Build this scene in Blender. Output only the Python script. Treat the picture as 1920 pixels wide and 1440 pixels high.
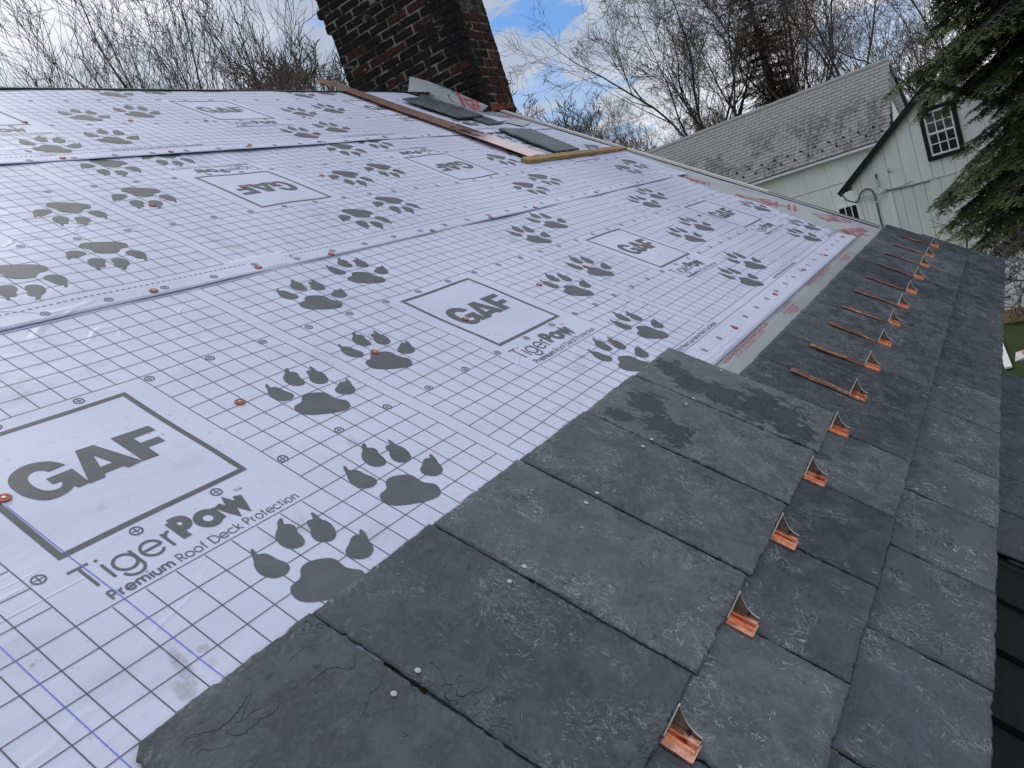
import bpy, bmesh, math, random
import numpy as np
from mathutils import Matrix, Vector
R = math.radians
sc = bpy.context.scene
for o in list(bpy.data.objects): bpy.data.objects.remove(o)

# ---------------------------------------------------------------- camera, world, sun, exposure
cam_d = bpy.data.cameras.new('camera'); cam = bpy.data.objects.new('camera', cam_d)
sc.collection.objects.link(cam); sc.camera = cam
W2C = Matrix(((0.51940677, -0.79734836, -0.30733077), (-0.29738871, 0.16850157, -0.93976974), (0.80110958, 0.57951947, -0.14960154)))
right, down, fwd = Vector(W2C[0]), Vector(W2C[1]), Vector(W2C[2])
m = Matrix((right, -down, -fwd)).transposed().to_4x4()
cam.matrix_world = m
cam_d.sensor_fit = 'HORIZONTAL'; cam_d.sensor_width = 36.0; cam_d.lens = 36.0 * 1440.0 / 1920.0
cam_d.clip_start = 0.05; cam_d.clip_end = 2000.0

SUN_EL, SUN_AZ = R(52), R(62)      # azimuth measured from +X towards +Y
w = bpy.data.worlds.new('World'); sc.world = w; w.use_nodes = True
nt = w.node_tree; N = nt.nodes; L = nt.links; N.clear()
def nd(t, **k):
    n = N.new(t)
    for a, b in k.items(): setattr(n, a, b)
    return n
out = nd('ShaderNodeOutputWorld'); bg = nd('ShaderNodeBackground'); bg.inputs['Strength'].default_value = 0.11
sky = nd('ShaderNodeTexSky', sky_type='NISHITA', sun_disc=False, sun_elevation=SUN_EL, sun_rotation=math.pi / 2 - SUN_AZ, altitude=100.0, dust_density=1.5)
tc = nd('ShaderNodeTexCoord')
def mth(op, a, b=None, c=None, clamp=False):
    n = nd('ShaderNodeMath', operation=op, use_clamp=clamp)
    for i, v in enumerate((a, b, c)):
        if v is None: continue
        if isinstance(v, (int, float)): n.inputs[i].default_value = v
        else: L.new(v, n.inputs[i])
    return n.outputs[0]
def noise(vec, sc_, det, rough=0.55, dist=0.0):
    n = nd('ShaderNodeTexNoise'); n.inputs['Scale'].default_value = sc_; n.inputs['Detail'].default_value = det
    n.inputs['Roughness'].default_value = rough; n.inputs['Distortion'].default_value = dist; L.new(vec, n.inputs['Vector']); return n
def ramp(fac, lo, hi):
    n = nd('ShaderNodeMapRange'); n.interpolation_type = 'SMOOTHSTEP'; n.inputs['From Min'].default_value = lo; n.inputs['From Max'].default_value = hi
    L.new(fac, n.inputs['Value']); return n.outputs[0]
mp = nd('ShaderNodeMapping'); mp.inputs['Scale'].default_value = (1, 1, 2.4); L.new(tc.outputs['Generated'], mp.inputs['Vector'])
n1 = noise(mp.outputs[0], 2.6, 7, 0.55, 0.2); n2 = noise(mp.outputs[0], 5.5, 8, 0.6, 0.3); n3 = noise(mp.outputs[0], 1.7, 4, 0.5)
def hole(d, c0, c1):
    vn = nd('ShaderNodeVectorMath', operation='DOT_PRODUCT'); L.new(tc.outputs['Generated'], vn.inputs[0])
    v = Vector(d).normalized(); vn.inputs[1].default_value = v
    s = mth('ADD', vn.outputs['Value'], mth('MULTIPLY', mth('SUBTRACT', n2.outputs['Fac'], 0.5), 0.028))
    return ramp(s, c0, c1)
h = hole((0.850, 0.432, 0.302), 0.9984, 0.9999)
h = mth('MAXIMUM', h, mth('MULTIPLY', hole((0.724, 0.623, 0.297), 0.9982, 0.9998), 0.6))
h = mth('MAXIMUM', h, mth('MULTIPLY', hole((0.897, 0.417, 0.140), 0.9986, 0.9999), 0.6))
h = mth('MAXIMUM', h, mth('MULTIPLY', hole((0.99, 0.111, 0.087), 0.9980, 0.9998), 0.6))
h = mth('MAXIMUM', h, mth('MULTIPLY', ramp(n1.outputs['Fac'], 0.60, 0.72), 0.55))
cloudmask = mth('SUBTRACT', 1.0, h, clamp=True)
cb = nd('ShaderNodeMix', data_type='RGBA'); L.new(ramp(mth('ADD', mth('MULTIPLY', n1.outputs['Fac'], 0.45), mth('ADD', mth('MULTIPLY', n3.outputs['Fac'], 0.4), mth('MULTIPLY', n2.outputs['Fac'], 0.25))), 0.46, 0.63), cb.inputs['Factor'])
cb.inputs['A'].default_value = (4.1, 4.75, 5.85, 1); cb.inputs['B'].default_value = (8.6, 8.8, 9.4, 1)
mx = nd('ShaderNodeMix', data_type='RGBA'); L.new(cloudmask, mx.inputs['Factor'])
tint = nd('ShaderNodeMix', data_type='RGBA', blend_type='MULTIPLY'); tint.inputs['Factor'].default_value = 1.0
L.new(sky.outputs[0], tint.inputs['A']); tint.inputs['B'].default_value = (0.45, 0.72, 1.08, 1)
L.new(tint.outputs['Result'], mx.inputs['A']); L.new(cb.outputs['Result'], mx.inputs['B'])
L.new(mx.outputs['Result'], bg.inputs['Color']); L.new(bg.outputs[0], out.inputs['Surface'])

sd = bpy.data.lights.new('sun', 'SUN'); sun = bpy.data.objects.new('sun', sd); sc.collection.objects.link(sun)
sd.energy = 1.0; sd.angle = R(14); sd.color = (1.0, 0.95, 0.88)
sdir = Vector((math.cos(SUN_EL) * math.cos(SUN_AZ), math.cos(SUN_EL) * math.sin(SUN_AZ), math.sin(SUN_EL)))
sun.rotation_euler = sdir.to_track_quat('Z', 'Y').to_euler(); sun.location = (0, 0, 30)
sc.view_settings.view_transform = 'Standard'; sc.view_settings.look = 'None'; sc.view_settings.gamma = 1.0
sc.view_settings.use_curve_mapping = False; sc.view_settings.exposure = 0.0

# ---------------------------------------------------------------- helpers
C = sc.collection
S = 0.89                                  # metres per roof unit
TH = R(34.40841560554938)
VD = Vector((0, math.cos(TH), math.sin(TH))); NR = Vector((0, -math.sin(TH), math.cos(TH)))
ROOF = Matrix(((1, 0, 0), VD, NR)).transposed().to_4x4(); ROOF.translation = -NR * S
def flat(u, v, h=0.0):
    """roof-plane reading (u,v) of a point standing h metres above the plane -> roof-local metres"""
    k = 1 - h / S
    return (u * k * S, v * k * S, h)
WORLD = {}
def props(o, label=None, cat=None, group=None, kind=None):
    if label: o['label'] = label
    if cat: o['category'] = cat
    if group: o['group'] = group
    if kind: o['kind'] = kind
    return o
def link(o, parent=None, mat=None):
    C.objects.link(o); M = (mat or Matrix()).copy()
    if parent is not None:
        o.parent = parent; o.matrix_basis = WORLD[parent.name].inverted() @ M
    else: o.matrix_basis = M
    WORLD[o.name] = M; return o
def empty(name, loc, label, cat, group=None):
    o = bpy.data.objects.new(name, None); o.empty_display_size = 0.1
    link(o, None, Matrix.Translation(Vector(loc))); return props(o, label, cat, group)
def mesh(name, V, F, mats=None, smooth=False, mi=None):
    me = bpy.data.meshes.new(name); me.from_pydata([tuple(map(float, v)) for v in V], [], F)
    for mm in (mats if isinstance(mats, (list, tuple)) else [mats]):
        if mm: me.materials.append(mm)
    if mi is not None: me.polygons.foreach_set('material_index', mi)
    if smooth: me.polygons.foreach_set('use_smooth', [True] * len(me.polygons))
    me.update(); return me
def obj(name, me, parent=None, mat=None): return link(bpy.data.objects.new(name, me), parent, mat)
class MB:
    def __init__(s): s.V = []; s.F = []; s.I = []
    def add(s, V, F, i=0):
        b = len(s.V); s.V += [tuple(v) for v in V]; s.F += [tuple(b + k for k in f) for f in F]; s.I += [i] * len(F); return s
    def box(s, x0, x1, y0, y1, z0, z1, i=0, M=None):
        V = [Vector((x, y, z)) for x in (x0, x1) for y in (y0, y1) for z in (z0, z1)]
        if M is not None: V = [M @ v for v in V]
        return s.add(V, [(0, 1, 3, 2), (4, 6, 7, 5), (0, 4, 5, 1), (2, 3, 7, 6), (0, 2, 6, 4), (1, 5, 7, 3)], i)
    def prism(s, P, z0, z1, i=0, M=None):
        n = len(P); V = [Vector((x, y, z0)) for x, y in P] + [Vector((x, y, z1)) for x, y in P]
        if M is not None: V = [M @ v for v in V]
        F = [tuple(range(n - 1, -1, -1)), tuple(range(n, 2 * n))] + [(k, (k + 1) % n, n + (k + 1) % n, n + k) for k in range(n)]
        return s.add(V, F, i)
    def tube(s, pts, r, n=6, i=0, caps=True):
        pts = [Vector(p) for p in pts]; rs = r if isinstance(r, (list, tuple)) else [r] * len(pts); V = []; F = []
        for k, p in enumerate(pts):
            d = (pts[min(k + 1, len(pts) - 1)] - pts[max(k - 1, 0)]).normalized()
            a = d.cross(Vector((0, 0, 1)) if abs(d.z) < 0.9 else Vector((1, 0, 0))).normalized(); b = d.cross(a)
            V += [p + (a * math.cos(2 * math.pi * j / n) + b * math.sin(2 * math.pi * j / n)) * rs[k] for j in range(n)]
        for k in range(len(pts) - 1):
            F += [(k * n + j, k * n + (j + 1) % n, (k + 1) * n + (j + 1) % n, (k + 1) * n + j) for j in range(n)]
        if caps: F += [tuple(range(n - 1, -1, -1)), tuple((len(pts) - 1) * n + j for j in range(n))]
        return s.add(V, F, i)
    def mesh(s, name, mats, smooth=False): return mesh(name, s.V, s.F, mats, smooth, s.I)
    def obj(s, name, mats, parent=None, mat=None, smooth=False): return obj(name, s.mesh(name, mats, smooth), parent, mat)

# ---------------------------------------------------------------- materials
class MT:
    def __init__(s, name, col=(0.5, 0.5, 0.5), rough=0.7, metal=0.0, spec=0.5):
        s.m = bpy.data.materials.new(name); s.m.use_nodes = True; s.t = s.m.node_tree; s.b = s.t.nodes['Principled BSDF']
        s.b.inputs['Base Color'].default_value = (*col, 1); s.b.inputs['Roughness'].default_value = rough
        s.b.inputs['Metallic'].default_value = metal; s.b.inputs['Specular IOR Level'].default_value = spec
        s.tc = s.t.nodes.new('ShaderNodeTexCoord'); s.vec = s.tc.outputs['Object']
    def n(s, t, **k):
        x = s.t.nodes.new(t)
        for a, b in k.items(): setattr(x, a, b)
        return x
    def put(s, v, sock):
        if hasattr(v, 'links') or hasattr(v, 'is_output'): s.t.links.new(v, sock)
        elif isinstance(v, tuple) and len(v) == 3 and sock.type == 'RGBA': sock.default_value = (*v, 1)
        else: sock.default_value = v
    def math(s, op, a, b=0.0, clamp=False):
        x = s.n('ShaderNodeMath', operation=op, use_clamp=clamp); s.put(a, x.inputs[0]); s.put(b, x.inputs[1]); return x.outputs[0]
    def scale(s, v, vec=None, off=None):
        x = s.n('ShaderNodeMapping'); s.put(vec or s.vec, x.inputs['Vector']); x.inputs['Scale'].default_value = v
        if off is not None: x.inputs['Location'].default_value = off
        return x.outputs[0]
    def rnd(s, k=31.0):
        oi = s.n('ShaderNodeObjectInfo'); cm = s.n('ShaderNodeCombineXYZ')
        s.put(s.math('MULTIPLY', oi.outputs['Random'], k), cm.inputs[0]); s.put(s.math('MULTIPLY', oi.outputs['Random'], k * 1.7), cm.inputs[1])
        v = s.n('ShaderNodeVectorMath', operation='ADD'); s.put(s.vec, v.inputs[0]); s.put(cm.outputs[0], v.inputs[1]); s.vec = v.outputs[0]; s.r = oi.outputs['Random']; return s
    def noise(s, sc_, det=4, rough=0.55, dist=0.0, vec=None):
        x = s.n('ShaderNodeTexNoise'); s.put(vec or s.vec, x.inputs['Vector'])
        x.inputs['Scale'].default_value = sc_; x.inputs['Detail'].default_value = det; x.inputs['Roughness'].default_value = rough; x.inputs['Distortion'].default_value = dist
        return x.outputs['Fac']
    def ramp(s, f, a, b, lo=0.0, hi=1.0):
        x = s.n('ShaderNodeMapRange', interpolation_type='SMOOTHSTEP'); s.put(f, x.inputs['Value'])
        for k, v in (('From Min', a), ('From Max', b), ('To Min', lo), ('To Max', hi)): x.inputs[k].default_value = v
        return x.outputs[0]
    def mix(s, f, a, b):
        x = s.n('ShaderNodeMix', data_type='RGBA'); s.put(f, x.inputs['Factor']); s.put(a, x.inputs['A']); s.put(b, x.inputs['B']); return x.outputs['Result']
    def color(s, c): s.put(c, s.b.inputs['Base Color']); return s
    def rough(s, c): s.put(c, s.b.inputs['Roughness']); return s
    def bump(s, h, st=0.5, d=0.002):
        x = s.n('ShaderNodeBump'); s.put(h, x.inputs['Height']); x.inputs['Strength'].default_value = st; x.inputs['Distance'].default_value = d
        if s.b.inputs['Normal'].links: s.t.links.new(s.b.inputs['Normal'].links[0].from_socket, x.inputs['Normal'])
        s.t.links.new(x.outputs[0], s.b.inputs['Normal']); return s
def simple(name, c1, c2, scl=6.0, rough=0.75, metal=0.0, bump=0.2, bd=0.002, spec=0.4, det=5):
    t = MT(name, c1, rough, metal, spec); f = t.noise(scl, det)
    t.color(t.mix(t.ramp(f, 0.3, 0.7), c1, c2))
    if bump: t.bump(t.noise(scl * 6, 4), bump, bd)
    return t.m

def slate_mat(name, base, alt, wisp=0.5, wet=False, crack=False):
    t = MT(name, base, 0.5, 0, 0.45); raw = t.vec; t.rnd()
    big = t.noise(3.2, 4, 0.55, 0.6); mid = t.noise(14, 6, 0.62, 1.2); fine = t.noise(90, 5, 0.6, 0.4)
    col = t.mix(t.ramp(big, 0.32, 0.7), base, alt)
    col = t.mix(t.math('MULTIPLY', t.ramp(mid, 0.42, 0.64), 0.62), col, tuple(1.5 * x for x in alt))
    col = t.mix(t.math('MULTIPLY', t.ramp(fine, 0.48, 0.70), 0.42), col, tuple(1.9 * x for x in alt))
    col = t.mix(t.math('MULTIPLY', t.ramp(t.noise(38, 6, 0.68, 1.3), 0.44, 0.30), 0.72), col, tuple(0.45 * x for x in base))
    # thin curled scratches and mineral wisps
    def ridge(sc_, dist, width, vec=None):
        n = t.noise(sc_, 3, 0.6, dist, vec); return t.ramp(t.math('ABSOLUTE', t.math('SUBTRACT', n, 0.5)), width, 0.0)
    w1 = t.math('MULTIPLY', t.math('MULTIPLY', ridge(17, 2.2, 0.013), t.ramp(t.noise(40, 4, 0.6), 0.46, 0.56)), t.ramp(t.noise(6.5, 3), 0.52, 0.70))
    w2 = t.math('MULTIPLY', ridge(34, 2.6, 0.020, t.scale((1.0, 0.55, 1.0))), t.ramp(t.noise(9.0, 3, 0.5, 0.5), 0.47, 0.66))
    w3 = t.math('MULTIPLY', t.ramp(t.noise(62, 6, 0.72, 1.2), 0.56, 0.68), t.ramp(t.noise(7.5, 4, 0.55, 0.7), 0.52, 0.70))
    wm = t.math('MAXIMUM', w1, t.math('MAXIMUM', t.math('MULTIPLY', w2, 0.75), t.math('MULTIPLY', w3, 1.0)))
    col = t.mix(t.math('MULTIPLY', wm, wisp), col, (0.44, 0.47, 0.49))
    # tone of its own for each slate
    g = t.math('MULTIPLY_ADD', t.r, 0.36); t.t.nodes[-1]
    hs = t.n('ShaderNodeHueSaturation'); t.put(col, hs.inputs['Color']); t.put(t.ramp(t.r, 0.0, 1.0, 0.76, 1.20), hs.inputs['Value']); col = hs.outputs[0]
    hgt = t.math('ADD', t.math('MULTIPLY', mid, 0.5), t.math('ADD', t.math('MULTIPLY', big, 0.8), t.math('MULTIPLY', fine, 0.42)))
    # layered cleavage: quantised steps
    q = t.noise(5.0, 5, 0.6, 1.0, t.scale((1.0, 0.6, 1.0))); st = t.math('SNAP', q, 0.055); hgt = t.math('ADD', hgt, t.math('MULTIPLY', st, 3.0))
    ro = t.math('ADD', t.ramp(mid, 0.3, 0.7, 0.30, 0.52), t.ramp(fine, 0.35, 0.65, -0.04, 0.10))
    if wet:
        wn = t.math('ADD', t.math('MULTIPLY', t.math('SUBTRACT', t.noise(24, 8, 0.70, 1.2, t.scale((1.0, 0.6, 1.0))), 0.5), 4.6), t.math('MULTIPLY', t.math('SUBTRACT', t.noise(75, 6, 0.7), 0.5), 2.0)); pm = None
        for (x, y, rx, ry_, an) in wet:
            mpn = t.n('ShaderNodeMapping'); mpn.vector_type = 'TEXTURE'; t.put(raw, mpn.inputs['Vector']); mpn.inputs['Location'].default_value = (x, y, 0); mpn.inputs['Rotation'].default_value = (0, 0, an); mpn.inputs['Scale'].default_value = (rx, ry_, 1)
            sx = t.n('ShaderNodeVectorMath', operation='MULTIPLY'); t.put(mpn.outputs[0], sx.inputs[0]); sx.inputs[1].default_value = (1, 1, 0); ln = t.n('ShaderNodeVectorMath', operation='LENGTH'); t.put(sx.outputs[0], ln.inputs[0])
            f_ = t.ramp(t.math('ADD', ln.outputs['Value'], wn), 1.06, 0.96); pm = f_ if pm is None else t.math('MAXIMUM', pm, f_)
        col = t.mix(t.math('MULTIPLY', pm, 0.92), col, t.mix(t.ramp(mid, 0.4, 0.6), (0.018, 0.023, 0.029), (0.030, 0.038, 0.047))); hgt = t.math('ADD', hgt, t.math('MULTIPLY', pm, -1.3))
    if crack:
        c2 = t.math('MULTIPLY', ridge(11.0, 1.0, 0.008, t.scale((1.5, 0.45, 1.0))), t.ramp(t.noise(6, 3), 0.56, 0.66))
        col = t.mix(t.math('MULTIPLY', c2, 0.4), col, (0.012, 0.014, 0.018)); hgt = t.math('ADD', hgt, t.math('MULTIPLY', c2, -1.0))
    else:
        c2 = t.math('MULTIPLY', ridge(12.0, 1.5, 0.010, t.scale((0.8, 1.2, 1.0))), t.ramp(t.noise(6, 2), 0.58, 0.68))
        col = t.mix(t.math('MULTIPLY', c2, 0.75), col, (0.014, 0.017, 0.022)); hgt = t.math('ADD', hgt, t.math('MULTIPLY', c2, -1.2))
    t.color(col); t.rough(ro); t.bump(hgt, 0.95, 0.0032); return t.m

M_sl_dark = slate_mat('slate_dark', (0.023, 0.029, 0.038), (0.045, 0.053, 0.067), 0.9)
M_sl_green = slate_mat('slate_grey_green', (0.040, 0.047, 0.056), (0.065, 0.074, 0.084), 0.8)
M_sl_wet = slate_mat('slate_flaked', (0.056, 0.064, 0.069), (0.078, 0.087, 0.092), 0.5, wet=[(0.13, 0.455, 0.055, 0.035, 0.5), (0.09, 0.38, 0.060, 0.06, 0.2), (0.10, 0.28, 0.075, 0.06, 0.2), (0.12, 0.19, 0.090, 0.06, 0.2), (0.10, 0.11, 0.08, 0.05, 0.0), (0.06, 0.06, 0.05, 0.035, 0.0), (0.22, 0.20, 0.04, 0.05, 0)])
M_sl_wet2 = slate_mat('slate_flaked_head', (0.056, 0.064, 0.069), (0.078, 0.087, 0.092), 0.6, wet=[(0.17, 0.42, 0.06, 0.045, 0.3), (0.10, 0.33, 0.055, 0.06, 0.3), (0.06, 0.29, 0.04, 0.03, 0), (0.05, 0.44, 0.03, 0.03, 0)])
M_sl_crack = slate_mat('slate_cracked', (0.043, 0.049, 0.056), (0.058, 0.066, 0.073), 0.16, crack=True)

def sheet_mat():
    t = MT('underlayment_white', (0.62, 0.64, 0.72), 0.5, 0, 0.35)
    d1 = t.noise(1.3, 5, 0.6, 0.5); d2 = t.noise(9, 6, 0.65, 0.8); d3 = t.noise(70, 3)
    col = t.mix(t.ramp(d1, 0.35, 0.7), (0.615, 0.640, 0.800), (0.555, 0.580, 0.735))
    col = t.mix(t.math('MULTIPLY', t.math('MULTIPLY', t.ramp(d2, 0.56, 0.72), t.ramp(t.noise(2.2, 3), 0.40, 0.60)), 0.62), col, (0.38, 0.37, 0.41))
    col = t.mix(t.math('MULTIPLY', t.math('MULTIPLY', t.ramp(d3, 0.66, 0.72), t.ramp(t.noise(4, 2), 0.5, 0.62)), 0.45), col, (0.20, 0.20, 0.22))
    # trodden dirt by the slates at the near end (a stain with its own shape)
    def spot(x, y, rx, ry, col, col2, amt, ang=0.0):
        mpn = t.n('ShaderNodeMapping'); mpn.vector_type = 'TEXTURE'; t.put(t.vec, mpn.inputs['Vector'])
        mpn.inputs['Location'].default_value = (x * S, y * S, 0); mpn.inputs['Rotation'].default_value = (0, 0, ang); mpn.inputs['Scale'].default_value = (rx, ry, 1)
        ln = t.n('ShaderNodeVectorMath', operation='LENGTH'); sx = t.n('ShaderNodeVectorMath', operation='MULTIPLY'); t.put(mpn.outputs[0], sx.inputs[0]); sx.inputs[1].default_value = (1, 1, 0); t.put(sx.outputs[0], ln.inputs[0])
        f = t.math('ADD', ln.outputs['Value'], t.math('MULTIPLY', t.math('SUBTRACT', t.noise(28, 5, 0.65), 0.5), 1.1))
        f = t.ramp(f, 1.05, 0.55); return t.mix(t.math('MULTIPLY', f, t.math('MULTIPLY', t.ramp(t.noise(150, 3), 0.3, 0.6, 0.55, 1.0), amt)), col, col2)
    for a in ((0.545, 0.705, 0.013, 0.045, 0.55, -0.25), (0.523, 0.668, 0.018, 0.022, 0.62, -0.1), (0.587, 0.712, 0.011, 0.010, 0.5, 0.0), (0.58, 0.68, 0.010, 0.012, 0.3, 0.0)):
        col = spot(a[0], a[1], a[2], a[3], col, (0.27, 0.25, 0.24), a[4], a[5])
    for a in ((0.46, 0.76, 0.05, 0.03, 0.16), (0.42, 0.88, 0.05, 0.04, 0.16), (0.50, 0.70, 0.04, 0.02, 0.14), (0.70, 1.24, 0.03, 0.03, 0.12), (0.88, 1.12, 0.04, 0.02, 0.12)):
        col = spot(a[0], a[1], a[2], a[3], col, (0.33, 0.29, 0.29), a[4])
    t.color(col); t.bump(t.noise(2.5, 4, 0.5, 0.4, t.scale((0.5, 1.6, 1))), 0.6, 0.016); cr = t.noise(1.9, 3, 0.5, 1.4, t.scale((0.45, 1.5, 1))); cr = t.ramp(t.math('ABSOLUTE', t.math('SUBTRACT', cr, 0.5)), 0.012, 0.0); t.bump(t.math('MULTIPLY', cr, t.ramp(t.noise(1.4, 2), 0.48, 0.6)), 0.5, 0.004); t.bump(t.noise(30, 4, 0.6), 0.12, 0.002); return t.m
M_sheet = sheet_mat()
def ink(name, c):
    t = MT(name, c, 0.55, 0, 0.35); t.color(t.mix(t.ramp(t.noise(22, 5, 0.6), 0.35, 0.75), c, tuple(1.22 * x for x in c))); return t.m
M_ink = ink('print_grey', (0.098, 0.104, 0.118)); M_line = ink('print_line', (0.085, 0.092, 0.125)); M_fine = ink('print_fine', (0.17, 0.18, 0.23))
M_red = ink('print_red', (0.40, 0.085, 0.10)); M_chalk = ink('chalk_blue', (0.12, 0.17, 0.62)); M_inkblue = ink('print_navy', (0.10, 0.12, 0.17))
def shield_mat():
    t = MT('ice_shield_grey', (0.36, 0.385, 0.40), 0.38, 0, 0.5)
    t.color(t.mix(t.ramp(t.noise(2.4, 4), 0.35, 0.7), (0.33, 0.36, 0.375), (0.41, 0.43, 0.455)))
    t.bump(t.noise(1.8, 4, 0.5, 0.4), 0.5, 0.02); t.bump(t.noise(24, 3), 0.15, 0.002); return t.m
M_shield = shield_mat()
M_shieldink = ink('print_stripe', (0.24, 0.255, 0.26))
def copper_mat(name, c1, c2, c3, r0, metal=1.0, scl=20):
    t = MT(name, c1, r0, metal, 0.5).rnd()
    f = t.noise(scl, 5, 0.6, 0.8, t.scale((1, 0.25, 1))); g = t.noise(scl * 3, 5, 0.65)
    t.color(t.mix(t.ramp(f, 0.42, 0.66), c1, t.mix(t.ramp(g, 0.4, 0.65), c2, c3))); t.rough(t.ramp(g, 0.3, 0.7, r0, r0 + 0.22)); t.bump(g, 0.15, 0.0006); return t.m
M_copper = copper_mat('copper_bright', (0.88, 0.48, 0.34), (0.58, 0.24, 0.15), (0.94, 0.64, 0.52), 0.26)
M_strap = copper_mat('copper_weathered', (0.24, 0.115, 0.085), (0.60, 0.29, 0.20), (0.78, 0.48, 0.36), 0.32, 0.85, 34)
M_plate = copper_mat('plate_tarnished', (0.155, 0.135, 0.115), (0.20, 0.175, 0.15), (0.12, 0.09, 0.07), 0.5, 0.45, 40)
M_flash = copper_mat('copper_sheet', (0.95, 0.70, 0.60), (0.93, 0.66, 0.55), (0.97, 0.74, 0.66), 0.10, 1.0, 3)
M_flashrefl = copper_mat('copper_sheet_reflection', (0.24, 0.14, 0.115), (0.30, 0.19, 0.16), (0.15, 0.09, 0.08), 0.45, 0.7, 4)  # brown stands for the chimney's reflection, painted into the copper colour
def wood_mat(name, a, b, scl=(1, 14, 14)):
    t = MT(name, a, 0.75, 0, 0.3).rnd(); f = t.noise(6, 5, 0.6, 1.0, t.scale(scl)); t.color(t.mix(t.ramp(f, 0.35, 0.65), a, b)); t.bump(f, 0.3, 0.001); return t.m
M_lath = wood_mat('lath_wood', (0.42, 0.28, 0.14), (0.26, 0.16, 0.075))
M_rake = wood_mat('primed_white_wood', (0.72, 0.69, 0.64), (0.62, 0.58, 0.52)); M_ply = wood_mat('plywood', (0.66, 0.50, 0.32), (0.56, 0.40, 0.24), (1, 6, 6))
M_oldwood = wood_mat('weathered_wood', (0.16, 0.13, 0.11), (0.09, 0.075, 0.065))
M_black = simple('black_edge', (0.012, 0.013, 0.016), (0.02, 0.022, 0.026), 9, 0.6)
M_deck = wood_mat('deck_boards', (0.34, 0.25, 0.16), (0.25, 0.18, 0.12))
M_cap = simple('red_cap_plastic', (0.46, 0.095, 0.05), (0.34, 0.065, 0.04), 30, 0.5, bump=0)
M_nail = simple('galvanised', (0.55, 0.54, 0.50), (0.42, 0.40, 0.37), 60, 0.4, 0.3, bump=0)
def brick_mat(name, a, b, soot, s_amt):
    t = MT(name, a, 0.9, 0, 0.2).rnd(); f = t.noise(16, 5, 0.65, 0.4)
    col = t.mix(t.ramp(f, 0.35, 0.68), a, b); col = t.mix(t.math('MULTIPLY', t.ramp(t.noise(30, 6, 0.7), 0.38, 0.6), s_amt), col, soot)
    col = t.mix(t.math('MULTIPLY', t.ramp(t.noise(70, 3), 0.66, 0.73), 0.6), col, (0.30, 0.31, 0.28))
    t.color(col); t.bump(t.noise(60, 6, 0.65), 0.7, 0.004); return t.m
SO = (0.010, 0.009, 0.009)
M_bk = [brick_mat('brick_sooty', (0.016, 0.010, 0.0095), (0.009, 0.0075, 0.0075), (0.006, 0.0055, 0.0055), 0.7), brick_mat('brick_dark_red', (0.060, 0.018, 0.015), (0.030, 0.012, 0.011), SO, 0.6),
        brick_mat('brick_red', (0.105, 0.029, 0.021), (0.065, 0.021, 0.017), SO, 0.4), brick_mat('brick_orange', (0.27, 0.085, 0.045), (0.17, 0.052, 0.032), (0.05, 0.02, 0.015), 0.45),
        brick_mat('brick_cemented', (0.085, 0.075, 0.072), (0.045, 0.038, 0.036), SO, 0.4)]
def mortar_mat():
    t = MT('mortar', (0.20, 0.18, 0.16), 0.95, 0, 0.1); f = t.noise(7, 6, 0.65, 0.6)
    geo = t.n('ShaderNodeNewGeometry'); sp = t.n('ShaderNodeSeparateXYZ'); t.put(geo.outputs['Position'], sp.inputs[0])
    soot = t.math('MULTIPLY', t.ramp(t.math('ADD', sp.outputs[1], t.math('MULTIPLY', t.noise(6, 4), 0.5)), 3.85, 3.60), t.ramp(sp.outputs[0], 5.50, 5.40))
    col = t.mix(t.ramp(f, 0.42, 0.60), (0.035, 0.031, 0.028), (0.21, 0.190, 0.168)); col = t.mix(soot, col, (0.014, 0.013, 0.012))
    t.color(col); t.bump(t.noise(50, 5), 0.8, 0.006); return t.m
M_mortar = mortar_mat()
def shingle_mat():
    t = MT('barn_shingle', (0.34, 0.34, 0.34), 0.9, 0, 0.15)
    geo = t.n('ShaderNodeNewGeometry'); p = geo.outputs['Position']
    oi = t.n('ShaderNodeObjectInfo')
    st = t.noise(1.15, 5, 0.66, 0.5, t.scale((1, 1, 0.42), p)); sm = t.ramp(st, 0.47, 0.55)
    lo = t.n('ShaderNodeSeparateXYZ'); t.put(p, lo.inputs[0]); low = t.ramp(lo.outputs[2], 1.7, 0.9)
    base = t.mix(t.noise(6, 4, 0.6, 0, p), (0.215, 0.22, 0.22), (0.34, 0.34, 0.325))
    base = t.mix(t.math('MULTIPLY', t.ramp(oi.outputs['Random'], 0, 1), 0.45), base, (0.27, 0.265, 0.26))
    brk = t.ramp(t.noise(9, 5, 0.7, 0.5, p), 0.36, 0.56); t.color(t.mix(t.math('MULTIPLY', t.math('MULTIPLY', sm, brk), t.math('MULTIPLY', low, 0.8)), base, (0.105, 0.093, 0.090))); t.bump(t.noise(90, 3), 0.4, 0.003); return t.m
M_shingle = shingle_mat()
def board_mat(name, a, b):
    t = MT(name, a, 0.6, 0, 0.3).rnd(); f = t.noise(2.0, 5, 0.6, 0.3, t.scale((1, 1, 0.35)))
    t.color(t.mix(t.ramp(f, 0.35, 0.7), a, b)); t.bump(t.noise(18, 4, 0.5, 0, t.scale((3, 3, 0.3))), 0.2, 0.002); return t.m
M_white = board_mat('white_painted_board', (0.80, 0.81, 0.78), (0.70, 0.715, 0.69)); M_trim = board_mat('white_trim', (0.84, 0.85, 0.83), (0.77, 0.78, 0.76))
M_green = simple('dark_green_trim', (0.006, 0.012, 0.011), (0.011, 0.018, 0.016), 4, 0.6, spec=0.2)
M_greenb_shaded = simple('green_board_shaded', (0.0045, 0.0085, 0.0078), (0.008, 0.013, 0.0115), 3, 0.7, bump=0.3, spec=0.15)  # shade on the porch boards is put into this near-black base colour
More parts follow.
